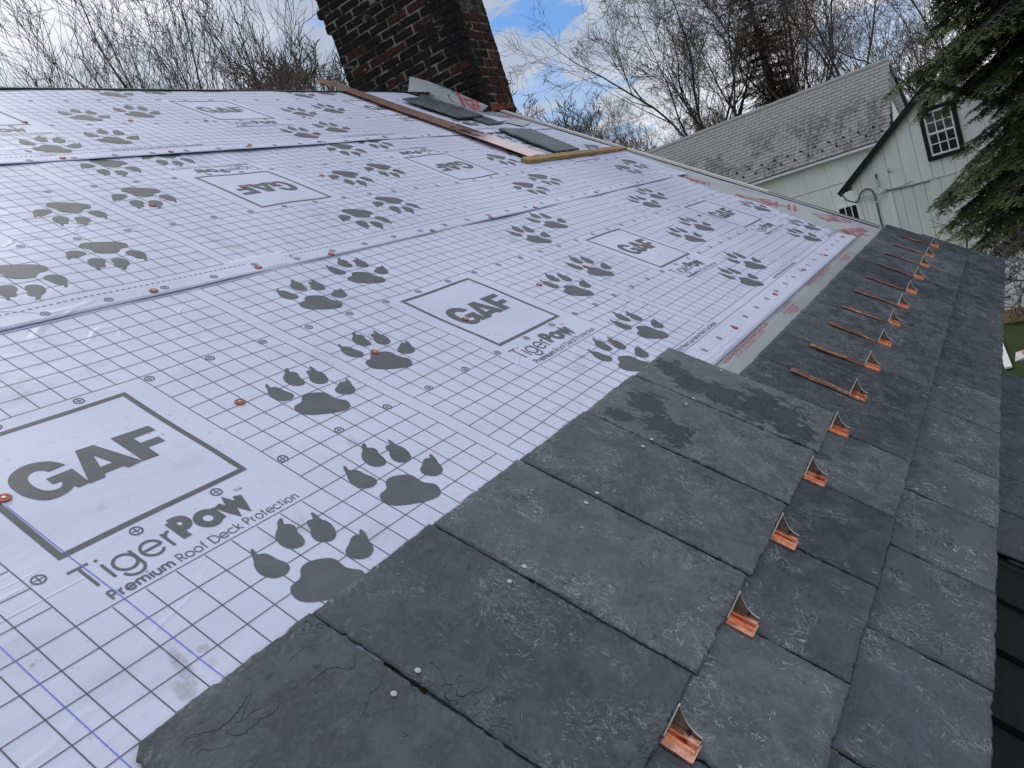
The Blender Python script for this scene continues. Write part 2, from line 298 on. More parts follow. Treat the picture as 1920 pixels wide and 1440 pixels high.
def glass_mat():
    t = MT('window_glass', (0.012, 0.015, 0.018), 0.06, 0, 0.6); t.bump(t.noise(5, 2), 0.1, 0.01); return t.m
M_glass = glass_mat()
M_bark = simple('bark', (0.085, 0.075, 0.070), (0.045, 0.040, 0.038), 8, 0.95, bump=0.6, bd=0.02)
M_twig = simple('twig', (0.13, 0.102, 0.087), (0.085, 0.067, 0.058), 3, 0.95, bump=0)
M_pale = simple('bark_pale', (0.165, 0.150, 0.135), (0.085, 0.078, 0.070), 6, 0.95, bump=0.5, bd=0.02)
def leaf_mat(name, a, b, c):
    t = MT(name, a, 0.7, 0, 0.25); geo = t.n('ShaderNodeNewGeometry')
    col = t.mix(geo.outputs['Random Per Island'], a, b); t.color(t.mix(t.ramp(t.noise(1.6, 3, 0.6), 0.45, 0.65), col, c)); return t.m
M_needle = leaf_mat('conifer_needles', (0.060, 0.088, 0.028), (0.125, 0.145, 0.050), (0.042, 0.070, 0.034))
M_brownneedle = leaf_mat('brown_needles', (0.13, 0.098, 0.078), (0.19, 0.145, 0.115), (0.09, 0.078, 0.060))
def grass_mat():
    t = MT('lawn', (0.04, 0.07, 0.015), 0.9, 0, 0.2); t.color(t.mix(t.ramp(t.noise(1.2, 6, 0.65), 0.35, 0.65), (0.030, 0.058, 0.012), (0.060, 0.062, 0.028)))
    t.bump(t.noise(30, 5), 0.8, 0.04); return t.m
M_grass = grass_mat()
M_gutter = simple('gutter_white', (0.58, 0.60, 0.60), (0.50, 0.52, 0.52), 3, 0.45, bump=0)
M_cable = simple('cable_grey', (0.075, 0.078, 0.078), (0.12, 0.12, 0.12), 5, 0.6, bump=0)
M_wrap = simple('white_wrap', (0.70, 0.70, 0.68), (0.60, 0.60, 0.58), 5, 0.5, bump=0)

# ---------------------------------------------------------------- ground
GZ = -3.95
g = MB()
rg = [-600, -200, -60, -20, 0, 20, 60, 200, 600]
for a in range(8):
    for b in range(8): pass
V = [(x, y, GZ) for x in rg for y in rg]; F = [(i * 9 + j, i * 9 + j + 1, (i + 1) * 9 + j + 1, (i + 1) * 9 + j) for i in range(8) for j in range(8)]
o = obj('ground', mesh('ground', V, [f[::-1] for f in F], M_grass)); props(o, kind='structure')

# ---------------------------------------------------------------- the house being re-roofed
house = empty('house', (2.5, 0.5, GZ), 'house under re-roofing: white printed underlayment above rows of dark slate', 'house')
rnd = random.Random(3)
def sinsum(seed, terms):
    r = random.Random(seed); T = []
    for amp, wl in terms:
        a = r.uniform(0, 2 * math.pi); T.append((amp, 2 * math.pi / wl * math.cos(a), 2 * math.pi / wl * math.sin(a), r.uniform(0, 6.28)))
    def f(x, y): return sum(A * np.sin(kx * x + ky * y + p) for A, kx, ky, p in T)
    return f
RAKE_U = 6.235
wA = sinsum(11, [(0.0014, 1.3), (0.0014, 0.8), (0.0011, 0.5), (0.0008, 0.33), (0.0004, 0.2)])
wB = sinsum(5, [(0.0032, 1.25), (0.0026, 0.9), (0.0016, 0.55), (0.0011, 0.36), (0.0006, 0.22)])
wC = sinsum(8, [(0.0022, 1.4), (0.0018, 0.8), (0.0010, 0.5), (0.0007, 0.3)])
lipf = sinsum(21, [(0.004, 0.9), (0.003, 0.45), (0.0018, 0.21)])
def HA(x, y): return 0.0045 + wA(x, y) * np.clip((y / S - 0.45) / 0.25, 0.2, 1)
def HB(x, y):
    e = y / S - (1.838 + 0.006 * np.sin(x * 1.3)); return 0.0085 + wB(x, y) * np.clip((e + 0.02) / 0.15, 0.15, 1) + np.clip(lipf(x, y * 0) * 0.5 - 0.001, 0, 0.003) * np.exp(-np.clip(e, 0, 9) / 0.05)
def HC(x, y):
    e = y / S - 3.122; return 0.0145 + wC(x, y) * np.clip((e + 0.02) / 0.15, 0.15, 1) + np.clip(lipf(x + 3, y * 0) * 0.7 - 0.001, 0, 0.004) * np.exp(-np.clip(e, 0, 9) / 0.07)
edgeA = [(0.3, 5.56), (0.49, 5.56), (0.60, 5.50), (0.83, 5.54), (1.155, 5.66), (1.52, 5.60), (1.77, 5.70), (2.1, 5.72)]
edgeB = [(1.7, 5.955), (1.856, 5.963), (2.085, 5.99), (2.385, 6.03), (2.5, 6.05), (3.4, 6.08)]
edgeC = [(3.0, 6.03), (3.25, 6.05), (3.35, 5.93), (3.55, 5.80), (3.72, 5.62), (4.4, 5.58)]
def ed(E, v): return np.interp(v, [a for a, b in E], [b for a, b in E])
def sheet(name, v0, v1, E, H, low=None):
    nu, nv = 400, max(2, int((v1 - v0) / 0.019)); T = np.linspace(0, 1, nu + 1) ; Vv = np.linspace(v0, v1, nv + 1)
    vv, tt = np.meshgrid(Vv, T, indexing='ij'); e = ed(E, vv) + 0.006 * np.sin(vv * 40); uu = -1.2 + tt * (e + 1.2)
    if low is not None: vv = vv + low(uu) * (1 - (vv - v0) / (v1 - v0))
    x = uu * S; y = vv * S; z = H(x, y)
    P = np.stack([x, y, z], -1).reshape(-1, 3); W = nu + 1
    F = [(j * W + i, j * W + i + 1, (j + 1) * W + i + 1, (j + 1) * W + i) for j in range(nv) for i in range(nu)]
    o = obj(name, mesh(name, P, F, M_sheet, True), house, ROOF); md = o.modifiers.new('thickness', 'SOLIDIFY'); md.thickness = 0.0012; md.offset = -1; return o
shA = sheet('underlayment_sheet', 0.485, 1.97, edgeA, HA)
shB = sheet('underlayment_sheet', 1.842, 3.33, edgeB, HB, lambda u: 0.006 * np.sin(u * 1.3 * S))
shC = sheet('underlayment_sheet', 3.125, 4.355, edgeC, HC)

# pattern-space helpers: everything below is drawn in the pattern space of the lowest sheet
tA = (lambda a, b: (a * S, b * S)); tB = (lambda a, b: ((2.604 - (a - 0.553) * 1.015) * S, (2.785 - (b - 1.03) * 1.027) * S)); tC = (lambda a, b: ((3.06 + (a - 0.553) * 1.04) * S, (3.665 + (b - 1.03) * 1.083) * S))
SH = {'A': (shA, tA, HA, ((5.55, 0.49), (5.70, 1.85)), (0.49, 1.95), +1), 'B': (shB, tB, HB, ((5.95, 1.85), (6.06, 3.2)), (1.85, 3.3), -1), 'C': (shC, tC, HC, ((6.03, 3.1), (6.03, 4.4)), (3.13, 4.34), +1)}
class Ink:
    """flat print lying on a sheet; every polygon gets its own tiny lift so nothing is coplanar"""
    def __init__(s, key, name, mat): s.key = key; s.name = name; s.mat = mat; s.bm = bmesh.new(); s.k = 0
    def poly(s, P, lift=None):
        o_, f, H, *_ = SH[s.key]; s.k += 1; dz = 0.0007 + (0.000012 * (s.k % 24) if lift is None else lift)
        vs = []
        for a, b in P:
            x, y = f(a, b); vs.append(s.bm.verts.new((x, y, dz)))
        try: s.bm.faces.new(vs)
        except ValueError: pass
    def line(s, a, b, w, step=0.035, lift=None):
        a = Vector(a); b = Vector(b); d = b - a; n = max(1, int(math.ceil(d.length / step))); t = d.normalized(); p = Vector((-t.y, t.x)) * w * 0.5
        for k in range(n): q0 = a + d * (k / n); q1 = a + d * ((k + 1) / n); s.poly([q0 - p, q1 - p, q1 + p, q0 + p], lift)
    def stroke(s, pts, w, lift=None):
        """mitred ribbon"""
        P_ = [Vector(p) for p in pts]; pts = [P_[0]]
        for a, b in zip(P_, P_[1:]):
            k_ = max(1, int((b - a).length / 0.012)); pts += [a + (b - a) * (j + 1) / k_ for j in range(k_)]
        n = len(pts); closed = (pts[0] - pts[-1]).length < 1e-6; L_, R_ = [], []
        for k in range(n):
            if closed: a, b = pts[k - 1 if k > 0 else n - 2], pts[k + 1 if k < n - 1 else 1]
            else: a, b = pts[max(k - 1, 0)], pts[min(k + 1, n - 1)]
            d1 = (pts[k] - a); d2 = (b - pts[k]); d1 = d1.normalized() if d1.length > 1e-9 else d2.normalized(); d2 = d2.normalized() if d2.length > 1e-9 else d1
            t = (d1 + d2); t = t.normalized() if t.length > 1e-6 else d1; c = max(0.45, t.dot(d1)); p = Vector((-t.y, t.x)) * w * 0.5 / c
            L_.append(pts[k] + p); R_.append(pts[k] - p)
        s.k += 1; lf = 0.000012 * (s.k % 24) if lift is None else lift; kk = s.k
        for k in range(n - 1): s.poly([R_[k], R_[k + 1], L_[k + 1], L_[k]], lf)
        s.k = kk
    def done(s, cuts=True):
        o_, f, H, E, vr, sg = SH[s.key]; bm = s.bm
        def cut(co, no):
            g_ = bm.verts[:] + bm.edges[:] + bm.faces[:]
            if g_: bmesh.ops.bisect_plane(bm, geom=g_, plane_co=co, plane_no=no, clear_outer=True)
        (u0, v0), (u1, v1) = E; d = Vector((u1 - u0, v1 - v0)).normalized()
        cut((u0 * S - 0.004, v0 * S, 0), (d.y, -d.x, 0)); cut((0, (vr[0]) * S, 0), (0, -1, 0)); cut((0, vr[1] * S, 0), (0, 1, 0)); cut((-1.1, 0, 0), (-1, 0, 0))
        if not bm.verts: bm.free(); return None
        if cuts:
            xs = [v.co.x for v in bm.verts]; ys = [v.co.y for v in bm.verts]
            for lo, hi, no in ((min(xs), max(xs), (1, 0, 0)), (min(ys), max(ys), (0, 1, 0))):
                q = lo + 0.02
                while q < hi:
                    bmesh.ops.bisect_plane(bm, geom=bm.verts[:] + bm.edges[:] + bm.faces[:], plane_co=(q * no[0], q * no[1], 0), plane_no=no); q += 0.03
        bmesh.ops.triangulate(bm, faces=[f_ for f_ in bm.faces if len(f_.verts) > 4])
        for v in bm.verts: v.co.z += float(H(v.co.x, v.co.y))
        for f_ in bm.faces:
            f_.normal_update()
            if f_.normal.z < 0: f_.normal_flip()
        me = bpy.data.meshes.new(s.name); bm.to_mesh(me); bm.free(); me.materials.append(s.mat); return obj(s.name, me, o_, ROOF)
PER = 1.401
# stroke alphabet (cap height 1, x-height .70)
def arc(cx, cy, r, a0, a1, n=14, ry=None): return [(cx + r * math.cos(R(a0 + (a1 - a0) * k / n)), cy + (ry or r) * math.sin(R(a0 + (a1 - a0) * k / n))) for k in range(n + 1)]
X = 0.70; r_ = 0.35
FONT = {
 'T': (0.66, [[(0, 1), (0.66, 1)], [(0.33, 1), (0.33, 0)]]), 'i': (0.12, [[(0.06, 0), (0.06, X)], [(0.06, 0.9), (0.06, 1.0)]]),
 'g': (0.78, [arc(0.35, 0.35, r_, 0, 360, 22), [(0.72, X), (0.72, 0.02)] + arc(0.37, 0.02, 0.35, 0, -170, 12, 0.33)]),
 'e': (0.72, [[(0.02, 0.35), (0.69, 0.35)], arc(0.355, 0.35, r_, 0, 325, 20)]), 'r': (0.36, [[(0.06, 0), (0.06, X)], arc(0.36, 0.38, 0.30, 180, 95, 8)]),
 'P': (0.60, [[(0.06, 0), (0.06, 1)], [(0.06, 1), (0.30, 1)] + arc(0.30, 0.74, 0.26, 90, -90, 10) + [(0.06, 0.48)]]),
 'a': (0.78, [arc(0.35, 0.35, r_, 0, 360, 22), [(0.71, X), (0.71, 0)]]), 'w': (0.94, [[(0.0, X), (0.24, 0), (0.47, 0.66), (0.70, 0), (0.94, X)]]),
 'm': (0.98, [[(0.06, 0), (0.06, X)], [(0.06, 0.44)] + arc(0.28, 0.46, 0.22, 180, 0, 8) + [(0.50, 0)], [(0.50, 0.44)] + arc(0.71, 0.46, 0.21, 180, 0, 8) + [(0.92, 0)]]),
 'u': (0.60, [[(0.05, X), (0.05, 0.26)] + arc(0.30, 0.26, 0.25, 180, 360, 8) + [(0.55, X)], [(0.55, X), (0.55, 0)]]),
 'n': (0.60, [[(0.06, 0), (0.06, X)], [(0.06, 0.42)] + arc(0.30, 0.43, 0.25, 180, 0, 8) + [(0.55, 0)]]),
 'R': (0.60, [[(0.06, 0), (0.06, 1)], [(0.06, 1), (0.30, 1)] + arc(0.30, 0.74, 0.26, 90, -90, 10) + [(0.06, 0.48)], [(0.30, 0.48), (0.58, 0)]]),
 'o': (0.74, [arc(0.36, 0.35, r_, 0, 360, 22)]), 'f': (0.34, [[(0.14, 0), (0.14, 0.82)] + arc(0.30, 0.84, 0.16, 180, 90, 5), [(0.0, X), (0.30, X)]]),
 'D': (0.74, [[(0.06, 0), (0.06, 1), (0.26, 1)] + arc(0.26, 0.5, 0.5, 90, -90, 14) + [(0.06, 0)]]), 'c': (0.64, [arc(0.355, 0.35, r_, 45, 315, 18)]),
 'k': (0.52, [[(0.06, 0), (0.06, 1)], [(0.46, X), (0.10, 0.32), (0.52, 0)]]), 't': (0.34, [[(0.14, 0), (0.14, 0.95)], [(0.0, X), (0.30, X)]]),
 's': (0.46, [arc(0.23, 0.52, 0.18, 30, 270, 9) + arc(0.23, 0.17, 0.18, 90, -150, 9)]), 'l': (0.12, [[(0.06, 0), (0.06, 1)]]), 'p': (0.78, [arc(0.41, 0.35, r_, 0, 360, 20), [(0.06, X), (0.06, -0.3)]]),
 'U': (0.66, [[(0.05, 1), (0.05, 0.32)] + arc(0.33, 0.32, 0.28, 180, 360, 10) + [(0.61, 1)]]), 'O': (1.0, [arc(0.5, 0.5, 0.5, 0, 360, 22)]), 'N': (0.68, [[(0.05, 0), (0.05, 1), (0.63, 0), (0.63, 1)]]),
 'L': (0.48, [[(0.05, 1), (0.05, 0), (0.46, 0)]]), 'Y': (0.62, [[(0, 1), (0.31, 0.48), (0.62, 1)], [(0.31, 0.48), (0.31, 0)]]), 'C': (0.90, [arc(0.5, 0.5, 0.5, 45, 315, 18)]), 'S': (0.52, [arc(0.26, 0.74, 0.25, 30, 270, 10) + arc(0.26, 0.25, 0.25, 90, -150, 10)]),
 'M': (0.86, [[(0.05, 0), (0.05, 1), (0.43, 0.2), (0.81, 1), (0.81, 0)]]), 'E': (0.50, [[(0.48, 0), (0.05, 0), (0.05, 1), (0.48, 1)], [(0.05, 0.52), (0.44, 0.52)]]), 'I': (0.12, [[(0.06, 0), (0.06, 1)]]),
 'A': (0.74, [[(0, 0), (0.37, 1), (0.74, 0)], [(0.13, 0.34), (0.61, 0.34)]]), 'H': (0.66, [[(0.05, 0), (0.05, 1)], [(0.61, 0), (0.61, 1)], [(0.05, 0.5), (0.61, 0.5)]]), 'W': (1.0, [[(0, 1), (0.25, 0), (0.5, 0.9), (0.75, 0), (1, 1)]]), '/': (0.4, [[(0.0, -0.1), (0.4, 1.1)]])}
def text(T, x0, x1, y0, h, gap=0.16, space=0.34):
    """returns strokes fitted between x0 and x1 on baseline y0 with cap height h"""
    adv = 0; out = []
    for ch in T:
        if ch == ' ': adv += space; continue
        wd, st = FONT[ch]
        for s_ in st: out.append([(adv + px, py) for px, py in s_])
        adv += wd + gap
    adv -= gap; k = (x1 - x0) / adv
    return [[(x0 + px * k, y0 + py * h) for px, py in s_] for s_ in out]
PAW = {'base': [(-0.0548, 0.032), (-0.0416, 0.0353), (-0.0301, 0.0351), (-0.0204, 0.0402), (-0.0107, 0.0526), (0.0041, 0.0589), (0.0215, 0.056), (0.0383, 0.0471), (0.0511, 0.0367), (0.0553, 0.0256), (0.0529, 0.0113), (0.0516, -0.002), (0.0585, -0.013), (0.0667, -0.023), (0.0653, -0.0361), (0.055, -0.0499), (0.0453, -0.0568), (0.0324, -0.0589), (0.0104, -0.054), (-0.0138, -0.0434), (-0.0357, -0.0315), (-0.0538, -0.0188), (-0.0634, -0.0072), (-0.0667, 0.0058), (-0.063, 0.0209)],
 't1': [(-0.0359, 0.1528), (-0.0302, 0.1539), (-0.0307, 0.1481), (-0.036, 0.1346), (-0.0254, 0.1306), (-0.0201, 0.1205), (-0.0195, 0.0999), (-0.0138, 0.084), (-0.0163, 0.0719), (-0.0241, 0.0647), (-0.0355, 0.061), (-0.0472, 0.0629), (-0.0588, 0.069), (-0.0658, 0.0833), (-0.0662, 0.0994), (-0.0604, 0.1152), (-0.0494, 0.1285), (-0.0436, 0.1413)],
 't2': [(0.0585, 0.1827), (0.0673, 0.185), (0.0685, 0.1801), (0.0616, 0.1721), (0.0585, 0.165), (0.0666, 0.1611), (0.0702, 0.151), (0.0667, 0.1403), (0.0596, 0.1309), (0.0583, 0.1168), (0.0513, 0.1018), (0.0422, 0.0966), (0.0307, 0.0974), (0.0201, 0.1031), (0.0138, 0.1125), (0.0118, 0.1235), (0.0151, 0.1393), (0.0223, 0.1519), (0.0341, 0.1608), (0.0444, 0.1674), (0.05, 0.1762)],
 't3': [(0.1194, 0.1568), (0.1244, 0.1566), (0.1238, 0.1449), (0.1197, 0.1283), (0.1247, 0.118), (0.1231, 0.1014), (0.1138, 0.0819), (0.1028, 0.072), (0.091, 0.0689), (0.0794, 0.0723), (0.0719, 0.0789), (0.0671, 0.0899), (0.0692, 0.1034), (0.0756, 0.1132), (0.0847, 0.1208), (0.0887, 0.1351), (0.0939, 0.1424), (0.1015, 0.1439), (0.1105, 0.1382), (0.1143, 0.1469)],
 't4': [(0.1481, 0.0541), (0.153, 0.0546), (0.1529, 0.0459), (0.1468, 0.0316), (0.1398, 0.0222), (0.135, 0.009), (0.128, -0.0019), (0.1178, -0.008), (0.1043, -0.0109), (0.0923, -0.0076), (0.0836, 0.0002), (0.077, 0.0116), (0.0786, 0.0232), (0.0843, 0.0313), (0.0936, 0.0361), (0.1059, 0.0405), (0.1199, 0.0493), (0.1301, 0.0509), (0.1399, 0.0435)]}
def chaikin(P, n=2):
    for _ in range(n):
        Q = []
        for k in range(len(P)):
            a, b = P[k], P[(k + 1) % len(P)]; Q += [(0.75 * a[0] + 0.25 * b[0], 0.75 * a[1] + 0.25 * b[1]), (0.25 * a[0] + 0.75 * b[0], 0.25 * a[1] + 0.75 * b[1])]
        P = Q
    return P
PAW = {k: chaikin(v, 1) for k, v in PAW.items()}
PAWS = [(0.823, 0.680), (1.142, 0.750), (1.258, 1.121), (1.579, 1.178), (1.706, 1.565), (2.008, 1.642)]
LG = [(0.707, 1.262), (0.673, 1.260), (0.667, 1.271), (0.654, 1.277), (0.639, 1.270), (0.632, 1.256), (0.630, 1.232), (0.638, 1.210), (0.654, 1.202), (0.667, 1.207), (0.672, 1.219), (0.657, 1.220), (0.657, 1.243), (0.708, 1.243), (0.707, 1.184), (0.684, 1.182), (0.681, 1.192), (0.665, 1.183), (0.642, 1.179), (0.620, 1.187), (0.604, 1.215), (0.600, 1.246), (0.604, 1.272), (0.619, 1.293), (0.643, 1.304), (0.667, 1.303), (0.691, 1.290), (0.702, 1.274)]
def smooth(P):
    Q = []
    for k in range(len(P) - 1):
        p0, p1, p2, p3 = [Vector(P[j]) for j in (max(k - 1, 0), k, k + 1, min(k + 2, len(P) - 1))]
        for t in (0, 0.25, 0.5, 0.75): Q.append(tuple(0.5 * ((2 * p1) + (-p0 + p2) * t + (2 * p0 - 5 * p1 + 4 * p2 - p3) * t * t + (-p0 + 3 * p1 - 3 * p2 + p3) * t ** 3)))
    return Q + [P[-1]]
LG = LG[:1] + smooth(LG[1:11]) + LG[11:16] + smooth(LG[16:])
LA = [[(0.745, 1.293), (0.761, 1.258), (0.748, 1.215), (0.742, 1.192), (0.737, 1.181), (0.704, 1.181)], [(0.745, 1.293), (0.782, 1.291), (0.819, 1.184), (0.786, 1.181), (0.781, 1.192), (0.774, 1.215), (0.761, 1.258)], [(0.748, 1.215), (0.774, 1.215), (0.781, 1.192), (0.742, 1.192)]]
LF = [(0.821, 1.293), (0.908, 1.291), (0.909, 1.267), (0.855, 1.266), (0.855, 1.242), (0.897, 1.242), (0.897, 1.219), (0.856, 1.219), (0.855, 1.181), (0.820, 1.183)]
VL0, VLS = 0.078, 0.0587
for key, (o_, f, H, E, vr, sg) in SH.items():
    us = [f(a, 1)[0] / S for a in (0, 1)]; k_ = us[1] - us[0]
    a_lo, a_hi = sorted([(-1.1 - us[0]) / k_, (6.1 - us[0]) / k_])
    p0, p1 = int(math.floor((a_lo - 0.553) / PER)), int(math.ceil((a_hi - 0.553) / PER))
    gi = Ink(key, 'printed_grid', M_line); fi = {b: Ink(key, 'printed_dashes', M_ink) for b in (0.604, 1.868)}; pm = Ink(key, 'printed_nail_marks', M_line)
    lw = 0.0019
    for p in range(p0, p1 + 1):
        q = p * PER
        if q + PER + 0.2 < a_lo or q - 0.2 > a_hi: continue
        for k in range(24):
            u = VL0 + k * VLS + q; inner = 0.49 < u - q < 1.01
            for b0, b1 in (((0.641, 0.876), (1.478, 1.837)) if inner else ((0.641, 1.837),)): gi.line((u, b0), (u, b1), lw, lift=0.0)
        for k in range(21):
            b = 0.641 + 0.0598 * k; segs = [(VL0 + q, VL0 + 23 * VLS + q)]
            if 0.90 < b < 1.46: segs = [(VL0 + q, 0.487 + q), (1.017 + q, VL0 + 23 * VLS + q)]
            for c in segs: gi.line((c[0], b), (c[1], b), lw, lift=0.00004)
        # framed logo
        fr = Ink(key, 'printed_logo_frame', M_ink); a0, a1, b0, b1, tk = 0.553 + q, 0.953 + q, 1.030, 1.438, 0.0125
        fr.line((a0, b0 + tk / 2), (a1, b0 + tk / 2), tk, lift=0); fr.line((a0, b1 - tk / 2), (a1, b1 - tk / 2), tk, lift=0)
        fr.line((a0 + tk / 2, b0 + tk), (a0 + tk / 2, b1 - tk), tk, lift=0); fr.line((a1 - tk / 2, b0 + tk), (a1 - tk / 2, b1 - tk), tk, lift=0); fr.done(False)
        lo = Ink(key, 'printed_logo', M_ink); sh = lambda P: [(a + q, b) for a, b in P]
        lo.poly(sh(LG), 0.0)
        for P in LA: lo.poly(sh(P), 0.00006)
        lo.poly(sh(LF), 0.0); lo.done()
        le = Ink(key, 'printed_lettering', M_ink)
        for s_ in text('Tiger', 0.5435, 0.722, 0.9335, 0.0585): le.stroke(sh(s_), 0.0056)
        for s_ in text('Paw', 0.732, 0.878, 0.9365, 0.0545, 0.24): le.stroke(sh(s_), 0.0170)
        for s_ in text('Premium', 0.558, 0.675, 0.890, 0.021): le.stroke(sh(s_), 0.0038)
        for s_ in text('Roof', 0.686, 0.744, 0.890, 0.021) + text('Deck', 0.755, 0.823, 0.890, 0.021) + text('Protection', 0.834, 0.965, 0.890, 0.021): le.stroke(sh(s_), 0.0023)
        for s_ in text('TM', 0.886, 0.902, 0.985, 0.008, 0.2): le.stroke(sh(s_), 0.0012)
        le.done(False)
        ft = Ink(key, 'printed_instruction', M_inkblue)
        for s_ in text('Use ONLY Plastic Cap Nails or Plastic Cap Staples', 1.043 + q, 1.507 + q, 0.613, 0.0165): ft.stroke(s_, 0.0024)
        ft.done(False)
        for b in (0.604, 1.868):
            k = 0
            while k * 0.0187 < PER: u = q + k * 0.0187; fi[b].line((u, b), (u + 0.0105, b), 0.0036, lift=0); k += 1
        for b, ph in ((0.555, 0.157 - 0.02), (1.010, 0.157), (1.460, 0.157), (1.908, 0.0)):
            for k in range(8):
                c = (q + ph + k * 0.17513, b); rr = 0.0108
                ring = [(c[0] + rr * math.cos(t_), c[1] + rr * math.sin(t_)) for t_ in [2 * math.pi * j / 16 for j in range(17)]]
                pm.stroke(ring, 0.0030, 0.00008); pm.line((c[0] - 0.008, c[1]), (c[0] + 0.008, c[1]), 0.0022, lift=0.0001); pm.line((c[0], c[1] - 0.008), (c[0], c[1] + 0.008), 0.0022, lift=0.00012)
    gi.done(False); [q_.done(False) for q_ in fi.values()]; pm.done(False)
    for p in range(p0 - 1, p1 + 1):
        for (a, b) in PAWS:
            if not (a_lo - 0.2 < a + p * PER < a_hi + 0.2): continue
            pw = Ink(key, 'paw_print', M_ink)
            for nm, P in PAW.items(): pw.poly([(a + p * PER + x, b + y) for x, y in P], 0.00016)
            pw.done()
for c0, c1, cw in (((0.568, 1.213), (0.572, 0.64), 0.0016), ((0.398, 1.2), (0.3995, 0.58), 0.0014)): ch = Ink('A', 'chalk_line', M_chalk); ch.line(c0, c1, cw, lift=0.0003); ch.done(False)

# cap nails
def cap_mesh():
    mb = MB(); n = 18; prof = [(0.0, 0.0), (0.0105, 0.0), (0.0115, 0.0012), (0.0105, 0.0024), (0.0070, 0.0026), (0.0060, 0.0018), (0.0, 0.0018)]
    prof = prof[1:6]; V = []; F = []
    for r1, z1 in prof: V += [(r1 * math.cos(2 * math.pi * k / n), r1 * math.sin(2 * math.pi * k / n), z1) for k in range(n)]
    for j in range(len(prof) - 1): F += [(j * n + k, j * n + (k + 1) % n, (j + 1) * n + (k + 1) % n, (j + 1) * n + k) for k in range(n)]
    F.append(tuple((len(prof) - 1) * n + k for k in range(n))); mb.add(V, F, 0)
    V = [(0.0036 * math.cos(2 * math.pi * k / 10), 0.0036 * math.sin(2 * math.pi * k / 10), z) for z in (0.0015, 0.0032) for k in range(10)]
    mb.add(V, [(k, (k + 1) % 10, 10 + (k + 1) % 10, 10 + k) for k in range(10)] + [tuple(10 + k for k in range(10))], 1); return mb.mesh('cap_nail', [M_cap, M_nail], False)
CAPM = cap_mesh()
CAPS = [(0.576, 1.234), (1.12, 1.247), (1.593, 1.235), (1.345, 1.875), (1.742, 1.879), (2.064, 1.857), (2.684, 1.856), (3.142, 1.850), (3.575, 1.853), (2.565, 1.24), (2.988, 1.248), (2.034, 1.222), (3.604, 1.226), (2.934, 0.545), (3.576, 0.546), (4.2, 0.548), (4.711, 0.532), (4.659, 1.297), (1.824, 2.545), (1.854, 3.156), (2.357, 3.146), (2.538, 3.702), (2.964, 3.66), (2.014, 3.708), (3.716, 3.676), (2.306, 2.602), (2.816, 2.639), (4.35, 3.159), (2.841, 3.171), (3.324, 3.156), (3.344, 2.616), (4.35, 1.87), (5.0, 1.87), (5.5, 2.62), (5.6, 3.17), (5.4, 0.55), (3.9, 3.17), (4.9, 2.55), (4.65, 3.68)]
for i, (u, v) in enumerate(CAPS):
    k = 'C' if v > 3.126 else ('B' if v > 1.844 else 'A'); sh_, f, H, *_ = SH[k]; x, y = u * S, v * S
    M = ROOF @ Matrix.Translation((x, y, float(H(x, y)) + 0.0012)) @ Matrix.Rotation(rnd.uniform(0, 6), 4, 'Z') @ Matrix.Rotation(rnd.uniform(-0.06, 0.06), 4, 'X') @ Matrix.Scale(1.0, 4)
    obj('cap_nail', CAPM, sh_, M)

# deck, ridge, far slope, gable, ice shield, rake board
mb = MB(); mb.box(-1.3, RAKE_U * S, -0.17, 4.36 * S, -0.055, -0.0128); mb.box(-1.3, RAKE_U * S, -0.345, -0.171, -0.075, -0.032)
mb.obj('roof_deck', M_deck, house, ROOF)
mb = MB(); mb.box(-1.3, 6.26 * S, 4.352 * S, 4.372 * S, -0.03, 0.022); mb.obj('ridge_edge', M_black, house, ROOF)
ridge = ROOF @ Vector((0, 4.36 * S, -0.006)); ry, rz = ridge.y, ridge.z
Mfar = Matrix(((1, 0, 0), (0, math.cos(TH), -math.sin(TH)), (0, math.sin(TH), math.cos(TH)))).transposed().to_4x4(); Mfar.translation = Vector((0, ry, rz))
mb = MB(); mb.box(-1.3, RAKE_U * S, 0.02, 4.2, -0.05, 0.0); mb.obj('rear_roof_slope', M_sl_dark, house, Mfar)
def shield_piece(name, u0, u1, v0, v1, z, edges=None):
    nu = max(2, int((u1 - u0) / 0.06)); nv = max(2, int((v1 - v0) / 0.06)); wv = sinsum(int(u0 * 100 + v0 * 10), [(0.0010, 0.9), (0.0006, 0.4)])
    V = [];
    for j in range(nv + 1):
        for i in range(nu + 1):
            u = u0 + (u1 - u0) * i / nu; v = v0 + (v1 - v0) * j / nv; V.append((u * S, v * S, z + float(wv(u * S, v * S))))
    W = nu + 1; F = [(j * W + i, j * W + i + 1, (j + 1) * W + i + 1, (j + 1) * W + i) for j in range(nv) for i in range(nu)]
    o = obj(name, mesh(name, V, F, M_shield, True), house, ROOF); md = o.modifiers.new('t', 'SOLIDIFY'); md.thickness = 0.001; md.offset = -1; return o
sg1 = shield_piece('ice_shield_sheet', 2.2, 5.062, 0.20, 0.62, -0.0025); sg2 = shield_piece('ice_shield_sheet', 5.02, RAKE_U - 0.01, 0.20, 4.35, -0.0060)
SH['S'] = (sg1, lambda a, b: (a * S, b * S), lambda x, y: -0.0008 + 0 * x, ((5.055, 0), (5.055, 1)), (0.3, 0.483), 1)
SH['R'] = (sg2, lambda a, b: (a * S, b * S), lambda x, y: -0.0042 + 0 * x, ((6.22, 0), (6.22, 4.4)), (0.3, 4.34), 1)
st = Ink('S', 'printed_stripes', M_shieldink)
for k in range(7): st.line((2.3, 0.400 + k * 0.0085), (5.05, 0.400 + k * 0.0085), 0.0012, lift=0)
st.done(False)
rt = Ink('S', 'printed_red_lettering', M_red)
